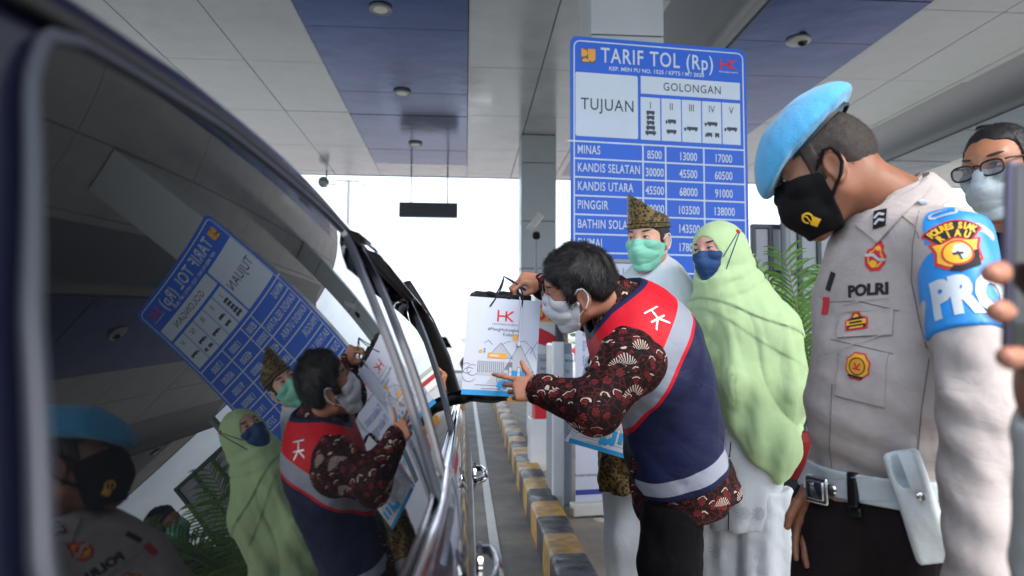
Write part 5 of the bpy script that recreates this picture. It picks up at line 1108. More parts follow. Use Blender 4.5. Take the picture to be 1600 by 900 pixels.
for r0, r1, a, t, dy in ((.060, .080, 37, 'POLRES SIAK', -.020), (.040, .058, 40, 'RIAU', -.016)):
    bd('regional_badge', *shapes([arcband(r0 - .003, r1 + .003, a + 3)]), 'patchred', .006, dy); bd('regional_badge', *shapes([arcband(r0, r1, a)]), 'patchblk', .0068, dy)
    bd('badge_lettering', *arc_text(t, (r0 + r1) / 2, .0145, -a + 3, a - 3, .72, .05), 'gold', .0078, dy)
# chest badges
V2, F2 = text2d('POLRI', .0245, 1.0, .045, 1.0); decal('name_lettering', V2, F2, 1355, 452, ps, pol, M['patchblk'], ang=-13, eps=.0008, thick=.001)
def patch(px, py, ang, layers):
    for j, (polys, m) in enumerate(layers): decal('chest_badge', *shapes(polys), px, py, ps, pol, M[m], ang=ang, eps=.0012 + .0005 * j)
flame = [(0, .036), (.010, .028), (.012, .018), (.021, .010), (.022, -.008), (.016, -.024), (0, -.032), (-.016, -.024), (-.022, -.008), (-.021, .010), (-.012, .018), (-.010, .028)]
patch(1368, 402, -8, [([flame], 'patchred'), ([np.array(flame) * .72], 'orange'), ([np.array(flame) * .55], 'patchred'), (stroke([(-.02, -.002), (-.006, .004), (.008, -.002), (.02, .002)], .006), 'silver'), ([circ((0, -.014), .008, 12), circ((0, .020), .005, 10)], 'gold')])
cr2 = [(-.024, -.018), (.024, -.018), (.025, .006), (.012, .012), (.008, .022), (-.008, .022), (-.012, .012), (-.025, .006)]
g8 = [((.029 if k % 2 else .026) * math.cos(a), (.031 if k % 2 else .028) * math.sin(a)) for k, a in enumerate(np.linspace(0, 2 * math.pi, 17)[:-1])]
lp = [(-.014, -.022), (.014, -.026), (.016, .022), (-.010, .024)]
for j, (q, m) in enumerate((([lp], 'uniformdark'), (stroke([(-.008, .004), (0, .012), (.010, .006)], .006) + stroke([(-.008, -.012), (0, -.004), (.010, -.010)], .006), 'silver'))): decal('collar_rank', *shapes(q), 1374, 342, pc, pol, M[m], ang=-22, eps=.003 + .0012 * j)
decal('shoulder_button', *shapes([circ((0, 0), .009, 14)]), 1443, 318, pc, pol, M['silver'], eps=.004, thick=.003)
decal('far_badge', *shapes([rrect(-.02, -.012, .02, .012, .004)]), 1291, 478, ps, pol, M['patchred'], ang=60, eps=.0015); decal('far_badge', *shapes([rrect(-.022, -.008, .022, .008, .002)]), 1298, 440, ps, pol, M['patchblk'], ang=60, eps=.0015)
# pockets and seams
decal('pocket_flap', *shapes([[(-.058, .022), (.058, .024), (.056, -.032), (-.060, -.026)]]), 1352, 505, ps, pol, M['shirt'], ang=-10, eps=.004, thick=.002)
decal('pocket', *shapes([[(-.048, .046), (.050, .048), (.052, -.062), (-.052, -.048)]]), 1345, 585, ps, pol, M['shirt'], ang=-9, eps=.003, thick=.0015)
for q, px, py, a in (([(-.058, 0), (.058, 0)], 1352, 485, -10), ([(-.052, 0), (.054, 0)], 1350, 470, -12), ([(-.05, -.0), (.05, -.0)], 1349, 535, -10)): decal('seam', *shapes(stroke(q, .0022)), px, py, ps, pol, M['uniformdark'] if False else M['shirt'], ang=a, eps=.0062)
# the badges on the pocket sit above the flap
def patch_hi(px, py, ang, layers, e0):
    for j, (polys, m) in enumerate(layers): decal('chest_badge', *shapes(polys), px, py, ps, pol, M[m], ang=ang, eps=e0 + .0006 * j)
patch_hi(1341, 504, -10, [([cr2], 'patchred'), ([np.array(cr2) * .8], 'patchblk'), ([rect(-.021, -.006, .021, .004), circ((0, .010), .007, 10, 0, 180)], 'gold'), ([rect(-.015, -.014, .015, -.010)], 'orange'), ([rect(-.014, -.003, .014, .001)], 'patchblk')], .0075)
patch_hi(1342, 572, -8, [([g8], 'patchred'), ([np.array(g8) * .88], 'gold'), ([circ((0, 0), .019, 20)], 'orange'), (stroke(circ((0, 0), .017, 20), .002, True), 'patchblk'), (stroke([(-.006, .006), (0, -.004), (.006, .006)], .003) + stroke([(-.008, -.006), (.008, -.006)], .003), 'patchred'), ([rect(-.016, -.024, .016, -.019)], 'patchblk')], .0055)
def pxline(name, pts, tree, par, m, r=.0011, eps=.0006, n=24):
    pts = np.array(pts, float); s_ = np.r_[0, np.cumsum(np.linalg.norm(np.diff(pts, axis=0), axis=1))]; W = []
    for t in np.linspace(0, s_[-1], n):
        d_ = nrm(ray(np.interp(t, s_, pts[:, 0]), np.interp(t, s_, pts[:, 1]))); h_, n_, _, _ = tree.ray_cast(Vector((0, 0, CAMH)), Vector(d_))
        if h_ is not None: W.append(np.array(h_) - d_ * eps)
    if len(W) > 4: MB().tube(np.array(W), r, 6).obj(name, m, par, autos=80)
for q in ([(1436, 330), (1426, 380), (1424, 440), (1436, 500), (1448, 545)], [(1400, 330), (1428, 352), (1436, 372)], [(1297, 472), (1340, 470), (1405, 486)], [(1298, 530), (1345, 541), (1396, 553)], [(1300, 600), (1296, 700), (1300, 735)], [(1452, 560), (1440, 640), (1432, 735)]): pxline('seam', q, ps, pol, M['uniformdark'] if False else M['shirtseam'])
# trousers, belt, buckle, holster
def p_tr(p):
    d = smin(p_torso(p) - .004, np.minimum(tapers(p, [phl + [0, 0, .03], pkl, pfl], [.115, .10, .09], .04), tapers(p, [phr + [0, 0, .03], pkr, pfr], [.115, .10, .09], .04)), .05)
    d = smax(d, np.maximum(p[:, 2] - pHi[2] - .035, FL + .02 - p[:, 2]), .006); return d + fold(p, 95, .13, .005, (1, 1, .7))
ptr = solid('trousers', p_tr, *bounds([pHi, phl, phr, pfl, pfr], .18), .009, M['uniformdark'], pol, it=2); shoes(pfl, pfr, pfa, M['leather'], pol)
bz0, bz1 = P(1380, 787, 1.42)[2], P(1380, 741, 1.42)[2]
def p_belt(p): return smax(np.abs(smin(p_torso(p) - .004, np.minimum(tapers(p, [phl + [0, 0, .03], pkl, pfl], [.115, .10, .09], .04), tapers(p, [phr + [0, 0, .03], pkr, pfr], [.115, .10, .09], .04)), .05) - .010) - .006, np.maximum(p[:, 2] - bz1, bz0 - p[:, 2]), .003)
belt = solid('belt', p_belt, *bounds([pHi + [0, 0, .03]], .24), .004, M['whiteleather'], pol); bl = bvh(belt)
def on_belt(px, py): d = nrm(ray(px, py)); h, n, i, t = bl.ray_cast(Vector((0, 0, CAMH)), Vector(d)); n = np.array(n) if h is not None else -d; n = n if n @ d < 0 else -n; return (np.array(h), n) if h is not None else (P(px, py, 1.4), -d)
for q in ([(1302, 748), (1330, 746), (1380, 746), (1440, 748), (1478, 750)], [(1304, 781), (1340, 782), (1390, 783), (1440, 783), (1480, 783)]): pxline('stitching', q, bl, belt, M['silver'], .0012)
h, n = on_belt(1333, 765); u_ = nrm(np.cross([0, 0, 1], n)); MB().box(h, (.022, .014, bz1 - bz0 + .012), np.array([u_, np.cross([0, 0, 1], u_), [0, 0, 1]]).T, bev=.004).box(h + [0.005, 0, -.045], (.026, .012, .018), np.array([u_, np.cross([0, 0, 1], u_), [0, 0, 1]]).T, bev=.004).obj('belt_keeper', M['blackpl'], belt, autos=50)
h, n = on_belt(1300, 765); MB().lathe(h + n * .002, [(.014, 0), (.012, .004), (.004, .005)], 16, ax=n).obj('belt_stud', M['chrome'], belt, autos=50)
bf = pHi + pfa * .175; bf[2] = (bz0 + bz1) / 2
h, n = on_belt(1281, 765); n[2] = 0; n = nrm(n * .4 + pfa); u_ = nrm(np.cross([0, 0, 1], n)); rbk = np.array([n, u_, [0, 0, 1]]).T
MB().box(h + n * .008, (.012, .058, .060), rbk, bev=.006).box(h + n * .015, (.006, .042, .040), rbk, bev=.003).obj('buckle', M['chrome'], belt, autos=50)
# pale leather baton pouch
hb, n = on_belt(1422, 763); hb = hb + np.array([0, 0, .022]); n[2] = 0; n = nrm(n); su = nrm(np.cross([0, 0, 1], n)); su = su if su[0] > 0 else -su
dn = nrm(np.array([0, 0, -1.]) + su * .32); sd_ = nrm(np.cross(n, dn)); sd_ = sd_ if sd_ @ su > 0 else -sd_
HA = np.array([sd_, n, dn])
def p_pouch(p):
    q = (p - (hb + n * .03 + dn * -.04)) @ HA; d = smax(np.abs(q[:, 0]) - (.033 + .004 * q[:, 2]), np.maximum(np.abs(q[:, 1]) - .017, np.abs(q[:, 2] - .095) - .108), .012)
    d = smax(d, -ecap(np.stack([q[:, 0] + .006, q[:, 1] - .004, q[:, 2]], 1), [0, 0, -.05], [0, 0, .035], .021, .02, [0, 1, 0], .6), .005); return d + .0012 * np.sin(q[:, 2] * 45) * np.cos(q[:, 0] * 60)
pch = solid('leather_pouch', lambda p: p_pouch(p), *bounds([hb - dn * .06, hb + dn * .19], .075), .0032, M['whiteleather'], belt)
pq = bvh(pch, ); mb = MB()
for dd, r_ in ((-.012, .008), (.030, .0085)):
    c = hb + n * .03 + dn * dd + sd_ * .008 + n * .020; MB().lathe(c, [(r_, 0), (r_ * .9, .003), (r_ * .3, .0045)], 16, ax=n).obj('press_stud', M['chrome'], belt, autos=50)
G = [[hb + n * (.03 + .0195 + .006 * math.sin(t * math.pi)) + dn * (-.055 + .075 * t) + sd_ * (.008 + w_) for w_ in (-.011, .011)] for t in np.linspace(0, 1, 10)]; mb = MB().grid(G); mb.obj('closing_strap', M['whiteleather'], belt, smooth=True)

# ============ spectacled man behind the officer
gh = Head(P(1568, 275, 1.80), (-.90, -.38, -.16), (-.1, 0, 1), 1.06)
gb = P(1600, 375, 1.86); gC = gb - [0, 0, .3]; gF = [np.array([gb[0] - .05, gb[1] + .09, FL + .08]), np.array([gb[0] + .05, gb[1] - .09, FL + .08])]
def g_hd(p): return smin(gh.sdf(gh.loc(p)), rc(p, gh.w(-.03, 0, -.05), gb, .058, .07), .03)
def g_body(p):
    d = ell(p, gC, (.13, .19, .32)); d = smin(d, rc(p, gb - [0, 0, .06], gb + [.02, -.2, -.1], .07, .055), .05); d = smin(d, rc(p, gb - [0, 0, .06], gb + [0, .2, -.1], .07, .055), .05); d = smin(d, tapers(p, [gb + [.02, -.2, -.1], gb + [.06, -.22, -.4], gb + [-.02, -.2, -.62]], [.055, .045, .03]), .04); d = smin(d, tapers(p, [gb + [0, .2, -.1], gb + [.06, .22, -.4], gb + [-.02, .2, -.62]], [.055, .045, .03]), .04)
    for f_ in gF: d = smin(d, tapers(p, [gC - [0, 0, .3], f_], [.09, .045]), .05)
    return d
def g_hands(p): return np.minimum(*[_hand(p, gb + [-.02, s * .2, -.62], nrm([-.1, 0, -1]), nrm([-1, 0, 0]), nrm([0, -s, 0]), 1, None, .04, None) for s in (-1, 1)])
V_, Q_ = merge([surfnet(g_hd, *bounds([gh.w(x, y, z) for x in (-.1, .12) for y in (-.09, .09) for z in (-.12, .14)] + [gb], .05), .0034), surfnet(g_body, *bounds([gb, *gF, gC, gb + [.05, -.22, -.4], gb + [.05, .22, -.4]], .2), .02), surfnet(g_hands, *bounds([gb + [-.02, -.2, -.62], gb + [-.03, .2, -.85]], .09), .008)])
gm = tag(add('person', V_, Q_, M['skin_mid'], base=(gF[0] + gF[1]) / 2 * [1, 1, 0] + [0, 0, FL]), 'man in dark-framed glasses and grey mask behind the officer at the right edge', 'person', 'people at the toll island')
HV, HQ = surfnet(lambda p: gh.hair(gh.loc(p), .0055, .112, .072, -.045, 9, .001), *bounds([gh.w(x, y, z) for x in (-.13, .12) for y in (-.1, .1) for z in (-.08, .17)], .01), .0034)
ho = add('hair', HV, HQ, M['hairg'], gm); hair_strands('strands', HV, HQ, gh, M['hairg'], ho, 5000, .013, .0005, lambda l: np.array([-.6, 0, .1]), 6, .3, .02)
eyes(gh, gm, gh.f); lashes(gh, gm); brows(gh, gm); face_mask(gh, gm, M['maskgrey'], 'boat', 'ear', M['maskgrey']); specs(gh, gm, M['blackpl'], M['lensdark'], .0026)
solid('shirt', lambda p: smax(smax(g_body(p) - .02, gC[2] - .36 - p[:, 2], .01), -rc(p, gb, gb + [0, 0, .15], .066, .07), .006) + fold(p, 101, .1, .003), *bounds([gb, gC - [0, 0, .36], gb + [.06, -.24, -.5], gb + [.06, .24, -.5]], .14), .009, M['uniformdark'], gm)
trouser(gC + [0, .09, -.3], gC + [0, -.09, -.3], (gC + gF[1] * 1) / 2 + [0, .0, -.1], (gC + gF[0]) / 2 + [0, 0, -.1], gF[0], gF[1], M['blacktrouser'], gm, 12, gC[2] - .28, (.12, .1, .085), .014); shoes(*gF, nrm([-1, -.3, 0]), M['leather'], gm)

# ============ hand filming with a phone at the right edge
fo = empty('phone', P(1610, 545, .52)); tag(fo, 'tall mobile phone held upright at the right edge of the photo', 'phone')
pu = nrm(P(1660, 400, .545) - P(1577, 400, .52)); pv = nrm(P(1583, 250, .52) - P(1579, 545, .52)); pn = nrm(np.cross(pu, pv)); Hh = np.linalg.norm(P(1583, 250, .52) - P(1579, 545, .52)); cc = (P(1573, 250, .52) + P(1570, 548, .52)) / 2 + pu * .037
rp = np.array([pu, pn, pv]).T; MB().box(cc, (.074, .009, Hh), rp, bev=.0042).obj('frame', M['phone'], fo, autos=60); MB().box(cc - pn * -.0047 * (1 if pn[1] < 0 else -1), (.070, .0012, Hh - .006), rp, bev=.0005).obj('screen', M['screen'], fo)
fw = P(1660, 610, .56)
cu_ = [(P(1640, 425, .55), P(1590, 418, .555), P(1560, 427, .525), P(1548, 428, .515)), (P(1640, 490, .55), P(1590, 485, .555), P(1566, 487, .525), P(1556, 486, .515)), (P(1645, 555, .55), P(1600, 552, .555), P(1580, 558, .525), P(1572, 558, .515))]
def ph_hand(p):
    d = rc(p, fw, P(1655, 480, .565), .03, .034)
    for c in cu_: d = smin(d, tapers(p, c, [.0105, .0098, .0092, .0078], .004), .006)
    d = smin(d, tapers(p, [P(1690, 560, .55), P(1720, 480, .53), P(1712, 420, .51)], [.014, .0115, .0095], .005), .01); return smin(d, tapers(p, [fw, P(1700, 900, .60), P(1760, 1200, .7)], [.028, .036, .045]), .02)
hv, hq = surfnet(ph_hand, *bounds([fw, P(1760, 1200, .7), P(1540, 425, .52), P(1720, 420, .51), P(1640, 390, .56)], .05), .0032)
hp = tag(add('person', hv, hq, M['skin_tan'], base=P(1760, 1230, .7)), 'fingers and forearm of someone holding up a phone at the right edge', 'person', 'people at the toll island')
solid('sleeve', lambda p: smax(tapers(p, [fw, P(1690, 900, .60), P(1760, 1200, .7)], [.036, .048, .056]) + fold(p, 111, .04, .0015), -((p - P(1660, 655, .56)) @ nrm(P(1690, 900, .6) - fw)), .003), *bounds([fw, P(1760, 1200, .7)], .07), .005, M['offwhite'], hp)
# ============ passenger's hand at the open front window
pw = P(683, 612, 2.32)
def pa_hand(p): return smin(_hand(p, pw, nrm(P(700, 560, 2.32) - pw), nrm([.3, -.9, .0]), nrm([-.9, -.3, .0]), .72, [(50, 60, 30), (54, 64, 30), (58, 66, 30), (60, 66, 30)], .05, None), rc(p, pw, pw + [-.22, -.06, -.08], .03, .04), .02)
hv, hq = surfnet(pa_hand, *bounds([pw, pw + [-.22, -.06, -.08], pw + [.03, .02, .15]], .07), .0032)
tag(add('person', hv, hq, M['skin_mid'], base=pw), "hand of the car's passenger reaching at the front window beside the gift bag", 'person', 'people at the toll island')
# ============ man with a mint mask standing behind the palm, seen in the car window
rh = Head(P(1372, 425, 3.25), (-.9, .1, -.15), (-.1, 0, 1), 1.0); rb_ = rh.c + [.02, 0, -.21]; rF = [np.array([rb_[0], rb_[1] + .09, FL + .08]), np.array([rb_[0], rb_[1] - .09, FL + .08])]
def r_body(p):
    d = ell(p, rb_ - [0, 0, .3], (.12, .18, .32)); d = smin(d, rc(p, rb_ - [0, 0, .05], rb_ + [0, -.2, -.1], .07, .055), .05); d = smin(d, rc(p, rb_ - [0, 0, .05], rb_ + [0, .2, -.1], .07, .055), .05)
    for s in (-1, 1): d = smin(d, tapers(p, [rb_ + [0, s * .2, -.1], rb_ + [.04, s * .22, -.38], rb_ + [-.08, s * .16, -.55]], [.055, .045, .032]), .04)
    for f_ in rF: d = smin(d, tapers(p, [rb_ - [0, 0, .6], f_], [.09, .045]), .05)
    return smin(d, rc(p, rh.w(-.03, 0, -.05), rb_, .056, .065), .03)
V_, Q_ = merge([surfnet(lambda p: smin(rh.sdf(rh.loc(p)), rc(p, rh.w(-.025, 0, -.05), rb_, .056, .066), .03), *bounds([rh.w(x, y, z) for x in (-.1, .12) for y in (-.09, .09) for z in (-.12, .14)], .05), .004), surfnet(r_body, *bounds([rb_, *rF, rb_ + [.04, .22, -.4], rb_ + [.04, -.22, -.4]], .15), .02),
    surfnet(lambda p: np.minimum(*[_hand(p, rb_ + [-.08, s * .16, -.55], nrm([-.6, 0, -.6]), nrm([-.5, 0, .7]), nrm([0, -s, 0]), 1, None, .04, None) for s in (-1, 1)]), *bounds([rb_ + [-.08, .16, -.55], rb_ + [-.2, -.16, -.7]], .09), .008)])
rm = tag(add('person', V_, Q_, M['skin_mid'], base=(rF[0] + rF[1]) / 2 * [1, 1, 0] + [0, 0, FL]), "man in black jacket and mint mask beyond the palm, seen reflected in the car window", 'person', 'people at the toll island')
HV, HQ = surfnet(lambda p: rh.hair(rh.loc(p), .016, .08, .05, -.05, 12, .003), *bounds([rh.w(x, y, z) for x in (-.13, .12) for y in (-.1, .1) for z in (-.08, .17)], .01), .004); add('hair', HV, HQ, M['hair'], rm)
eyes(rh, rm, rh.f); face_mask(rh, rm, M['maskgreen'], 'boat', 'ear', M['maskwhite'])
solid('jacket', lambda p: smax(smax(r_body(p) - .02, rb_[2] - .62 - p[:, 2], .01), -rc(p, rb_, rb_ + [0, 0, .15], .066, .07), .006) + fold(p, 121, .1, .003), *bounds([rb_, rb_ - [0, 0, .62], rb_ + [.06, -.24, -.5], rb_ + [-.06, .24, -.5]], .14), .011, M['blacktrouser'], rm)
trouser(rb_ + [0, .09, -.58], rb_ + [0, -.09, -.58], (rb_ + rF[0]) / 2 + [0, 0, -.1], (rb_ + rF[1]) / 2 + [0, 0, -.1], rF[0], rF[1], M['blacktrouser'], rm, 14, rb_[2] - .55, (.12, .1, .085), .016); shoes(*rF, nrm([-1, 0, 0]), M['leather'], rm)

# ------------------------------------------------------------------ car
GX = np.array([-0.0812, .3985, .1710, .3003, -.0013, .0564, -.0337, .0080, -.0009, -.0002, -.0320, .0044])
EX = [(2, 0), (1, 1), (0, 2), (3, 0), (2, 1), (1, 2), (0, 3), (4, 0), (2, 2)]
_az, _t = GX[0], GX[1]
gn = np.array([math.cos(_az) * math.cos(_t), math.sin(_az) * math.cos(_t), math.sin(_t)]); gb_ = np.array([-math.sin(_az), math.cos(_az), 0]); ga = np.cross(gn, gb_)
_d0 = ray(400, 560); gC0 = _d0 * (-GX[2] / (gn @ _d0)) + np.array([0, 0, CAMH])
def gpoly(A, B):
    g = ga_ = gb2 = 0
    for (i, j), k in zip(EX, GX[3:]):
        g = g + k * A ** i * B ** j
        if i: ga_ = ga_ + k * i * A ** (i - 1) * B ** j
        if j: gb2 = gb2 + k * j * A ** i * B ** (j - 1)
    return g, ga_, gb2
BL0, BL1 = -.26, .72
def S(A, B, off=0.0):
    A = np.asarray(A, float); B = np.asarray(B, float); Bc = np.clip(B, BL0, BL1); g, pa, pb = gpoly(A, Bc)
    g = g + pb * (B - Bc); n = gn + pa[..., None] * ga + pb[..., None] * gb_; n = n / np.linalg.norm(n, axis=-1)[..., None]
    return gC0 + A[..., None] * ga + B[..., None] * gb_ - g[..., None] * gn + off * n, n
def toAB(px, py):
    d = ray(px, py); o = np.array([0, 0, CAMH]) - gC0; t = -(o @ gn) / (d @ gn); best = None
    for t in np.linspace(.1, 3.2, 1200):
        e = o + d * t; A, B = e @ ga, e @ gb_; q, _ = S(np.array([A]), np.array([B])); h = (gC0 + e - q[0]) @ gn
        if best is not None and best[0] > 0 >= h: return A, B
        best = (h,)
    return None
car = empty('car', (-.95, 1.0, 0)); tag(car, 'dark navy car with tinted side windows mirroring the group, filling the left side', 'car')
Bk = [-1.6, -.26, -.03, .18, .6, 1.0, 1.4, 1.8, 2.2]
def Atop(B): return np.interp(B, [-1.6, -.2, -.03, .18, .6, 1.0, 1.7, 2.0, 2.4], [.16, .20, .222, .240, .238, .228, .215, .195, .15])
def Abelt(B): return np.interp(B, [-1.6, .24, .55, .80, 1.6, 2.4], [-.225, -.232, -.231, -.218, -.214, -.205])
Bn = np.concatenate([np.linspace(-1.6, -.3, 14), np.linspace(-.26, 1.6, 90), np.linspace(1.65, 2.4, 14)])
# side skin with roof and door: one swept body surface
rows = []
tgt_x = -1.75
for B in Bn:
    at, ab = float(Atop(B)), float(Abelt(B)); row = []
    pt, n = S(np.array(at), np.array(B), -.004); up, n2 = S(np.array(at + .004), np.array(B), -.004); tu = nrm(up - pt); inn = nrm(np.array([-1, 0, 0]) - tu * (-tu[0]))
    ex = float(np.interp(B, [-.3, .1, .5, 1.0, 1.6], [.024, .028, .05, .062, .05])); q = pt + tu * ex + n * .004; arc = [pt, pt + tu * ex * .45 + n * .002, q]; r = .08; ph0 = math.atan2(tu[2], -tu[0]); 
    fw_ = np.array([0, 1, 0.]); cur = q.copy(); steps = 9; dirv = tu.copy(); ang_total = math.acos(np.clip(tu @ np.array([-.99, 0, .12]), -1, 1))
    for k in range(steps):
        a = (k + .5) / steps; dv = nrm(tu * (1 - a) + nrm(np.array([-1, 0, .10])) * a); cur = cur + dv * (r * ang_total / steps); arc.append(cur.copy())
    w_ = cur[0] - tgt_x
    for s_ in (.15, .35, .6, 1.0): arc.append(cur + np.array([-w_ * s_, 0, .05 * math.sin(s_ * math.pi * .5)]))
    roof = arc[::-1]
    As = np.linspace(at, ab, 14)[1:]; mid_ = [S(np.array(a), np.array(B), -.006)[0] for a in As]
    pb_, nb_ = S(np.array(ab), np.array(B), -.004); low = []
    for o_, z_ in ((.010, -.004), (.022, -.014), (.036, -.045), (.052, -.11), (.066, -.19), (.072, -.28), (.066, -.40), (.05, -.52), (.015, -.66), (-.03, -.72)): low.append(pb_ + np.array([o_, 0, z_]))
    rows.append(roof + mid_ + low)
MB().grid(np.array(rows)).obj('body', M['paint'], car, autos=60)
# glazing panes, each on the fitted barrel-curved surface
def pane(name, edge_fn, nu, nv, m, off=0.0):
    A = np.zeros((nu, nv)); B = np.zeros((nu, nv))
    for i, s_ in enumerate(np.linspace(0, 1, nu)):
        for j, t in enumerate(np.linspace(0, 1, nv)): A[i, j], B[i, j] = edge_fn(s_, t)
    V, n = S(A, B, off); Fc = [(i * nv + j, (i + 1) * nv + j, (i + 1) * nv + j + 1, i * nv + j + 1) for i in range(nu - 1) for j in range(nv - 1)]
    o = add(name, V.reshape(-1, 3), Fc, m, car); o.data.normals_split_custom_set_from_vertices([tuple(q) for q in n.reshape(-1, 3)]); return o
barA = [toAB(*q) for q in ((545, 376), (566, 430), (596, 504), (650, 660), (690, 800))]
barB = [toAB(*q) for q in ((584, 427), (626, 529), (670, 660), (689, 734))]
barC = [toAB(*q) for q in ((636, 455), (669, 542), (700, 648), (709, 664))]
def barfn(bar, fall):
    b = [q for q in bar if q is not None and q[1] < 2.2]
    b = b if len(b) >= 2 else fall
    b = sorted(b); a = np.array([q[0] for q in b]); c = np.array([q[1] for q in b]); return lambda A: np.interp(A, a, c)
fA = barfn(barA, [(-.24, .6), (.22, .85)]); fB = barfn(barB, [(-.2, .8), (.2, 1.0)]); fC = lambda A: np.interp(A, [-.22, -.173, .03, .21], [1.47, 1.50, 1.70, 1.95])
def left_edge(A):   # rear edge of the big pane, rounded at the top
    base = np.interp(A, [-.24, -.065, .024, .146, .18], [-.262, -.239, -.204, -.139, -.125]); k = np.clip((A - .135) / .085, 0, 1); return base + .085 * (1 - np.sqrt(np.clip(1 - k ** 2, 0, 1)))
def ed1(s_, t):
    B0 = s_; A = None
    # t from belt to top; s from rear to bar A
    Bm = -.1 + s_ * .9; at = float(Atop(np.clip(Bm, -.03, 1))); ab = float(Abelt(Bm)) + .004; A = ab + (at - ab) * t; l, r = float(left_edge(A)), float(fA(A)); return A, l + (r - l) * s_
def edx(f0, f1, g=.012):
    def e(s_, t):
        Bm = float(f0(0) + (f1(0) - f0(0)) * s_); at = float(Atop(Bm)); ab = float(Abelt(Bm)) + .004; A = ab + (at - ab) * t; l, r = float(f0(A)), float(f1(A)); return A, l + (r - l) * s_
    return e
pane('window_glass', ed1, 110, 60, M['glass']); pane('window_glass', edx(fA, fB), 40, 40, M['glass'], .0004); pane('window_glass', edx(fB, fC), 40, 40, M['glass'], .0008)
fD = lambda A: np.interp(A, [-.2, .2], [2.40, 2.18]); pane('window_glass', edx(fC, fD), 30, 40, M['glass'], .0004)
# rubber seal round the big pane, division bars, belt moulding, rain visors
As = np.linspace(-.238, .2195, 40); seal = [(A, float(left_edge(A))) for A in As]; seal += [(float(Atop(b)), b) for b in np.linspace(seal[-1][1] + .01, float(fA(.22)), 30)]
MB().tube(np.array([S(np.array(a), np.array(b), .001)[0] for a, b in seal]), .0042, 10).obj('window_seal', M['trim'], car, autos=80)
def strip(f, w_, m, off, nm, a0=-.26, a1=.24, pad=0):
    A = np.linspace(a0, a1, 30); G = []
    for a in A:
        b = float(f(a)); ab, at = float(Abelt(b)), float(Atop(b)); aa = min(max(a, ab), at); G.append([S(np.array(aa), np.array(b + d * w_), o_)[0] for d, o_ in ((-.5, .000), (-.46, off), (-.1, off * 1.1), (0, off * .7), (.1, off * 1.1), (.46, off), (.5, .0))])
    return MB().grid(np.array(G)).obj(nm, m, car, autos=35)
strip(fA, .05, M['trim'], .005, 'door_pillar'); strip(fB, .07, M['trim'], .006, 'door_pillar'); strip(fC, .15, M['trim'], .007, 'door_pillar')
bb = np.linspace(-.5, 2.4, 80); MB().tube(np.array([S(np.array(float(Abelt(b))), np.array(b), .007)[0] for b in bb]), .0095, 10).obj('belt_moulding', M['chrome'], car, autos=80)
MB().tube(np.array([S(np.array(float(Atop(b)) + .008), np.array(b), .004)[0] for b in np.linspace(-.5, 2.15, 60)]), .006, 8).obj('drip_rail', M['rubber'], car, autos=80)
for f0, f1 in ((fA, fB), (fB, fC), (fC, fD)):
    b0, b1 = float(f0(.2)) + .03, float(f1(.2)) - .03; G = []
    for b in np.linspace(b0, b1, 20):
        at = float(Atop(b)); G.append([S(np.array(at - d), np.array(b), o_)[0] for d, o_ in ((-.008, .006), (.01, .022), (.035, .032), (.058, .036), (.060, .034), (.034, .029), (.008, .018))])
    MB().grid(np.array(G)).obj('rain_visor', M['visor'], car, autos=40)
# front pillar, windscreen, bonnet, far wheel
ap0, ap1 = P(646, 446, 2.62), P(719, 616, 2.86)
apm = [P(646, 446, 2.62), P(662, 474, 2.66), P(680, 507, 2.70), P(704, 563, 2.79), P(719, 616, 2.86)]
apm = [q - np.array([.035, 0, 0]) for q in apm]; MB().tube(apm, [.030, .034, .036, .038, .040], 12).obj('windscreen_pillar', M['blackpl'], car, autos=80)
pr = apm[0] + np.array([0, 0, .01]); G = [[q + np.array([-.02 - (1.5 * s_), .14 * math.sin(s_ * math.pi), .015 * math.sin(s_ * math.pi)]) for s_ in np.linspace(0, 1, 12)] for q in apm]; MB().grid(np.array(G)).obj('windscreen', M['glass'], car, smooth=True)
G = []
for y, zc, xo in ((2.9, 1.07, -.02), (3.1, 1.08, .0), (3.5, 1.05, -.01), (3.85, .98, -.06), (4.05, .84, -.12), (4.1, .6, -.16)): G.append([[xo + .0, y, zc - .50], [xo + .015, y, zc - .25], [xo + .005, y, zc - .09], [xo - .01, y, zc - .03], [xo - .12, y, zc + .0], [xo - .8, y, zc + .03], [xo - 1.55, y, zc - .02]])
MB().grid(np.array(G)).obj('bonnet', M['paint'], car, autos=60)
for yy in (3.3, -.9): 
    o = MB().lathe((-.20, yy, .36), [(.2, -.02), (.33, -.015), (.355, .02), (.355, .18), (.33, .215), (.22, .22), (.20, .2)], 36, ax=(1, 0, 0)).obj('wheel', M['rubber'], car, autos=40); MB().lathe((.015, yy, .36), [(.215, 0), (.20, .012), (.10, .02), (.05, .035), (.01, .036)], 24, ax=(1, 0, 0)).obj('rim', M['chrome'], o, autos=40)
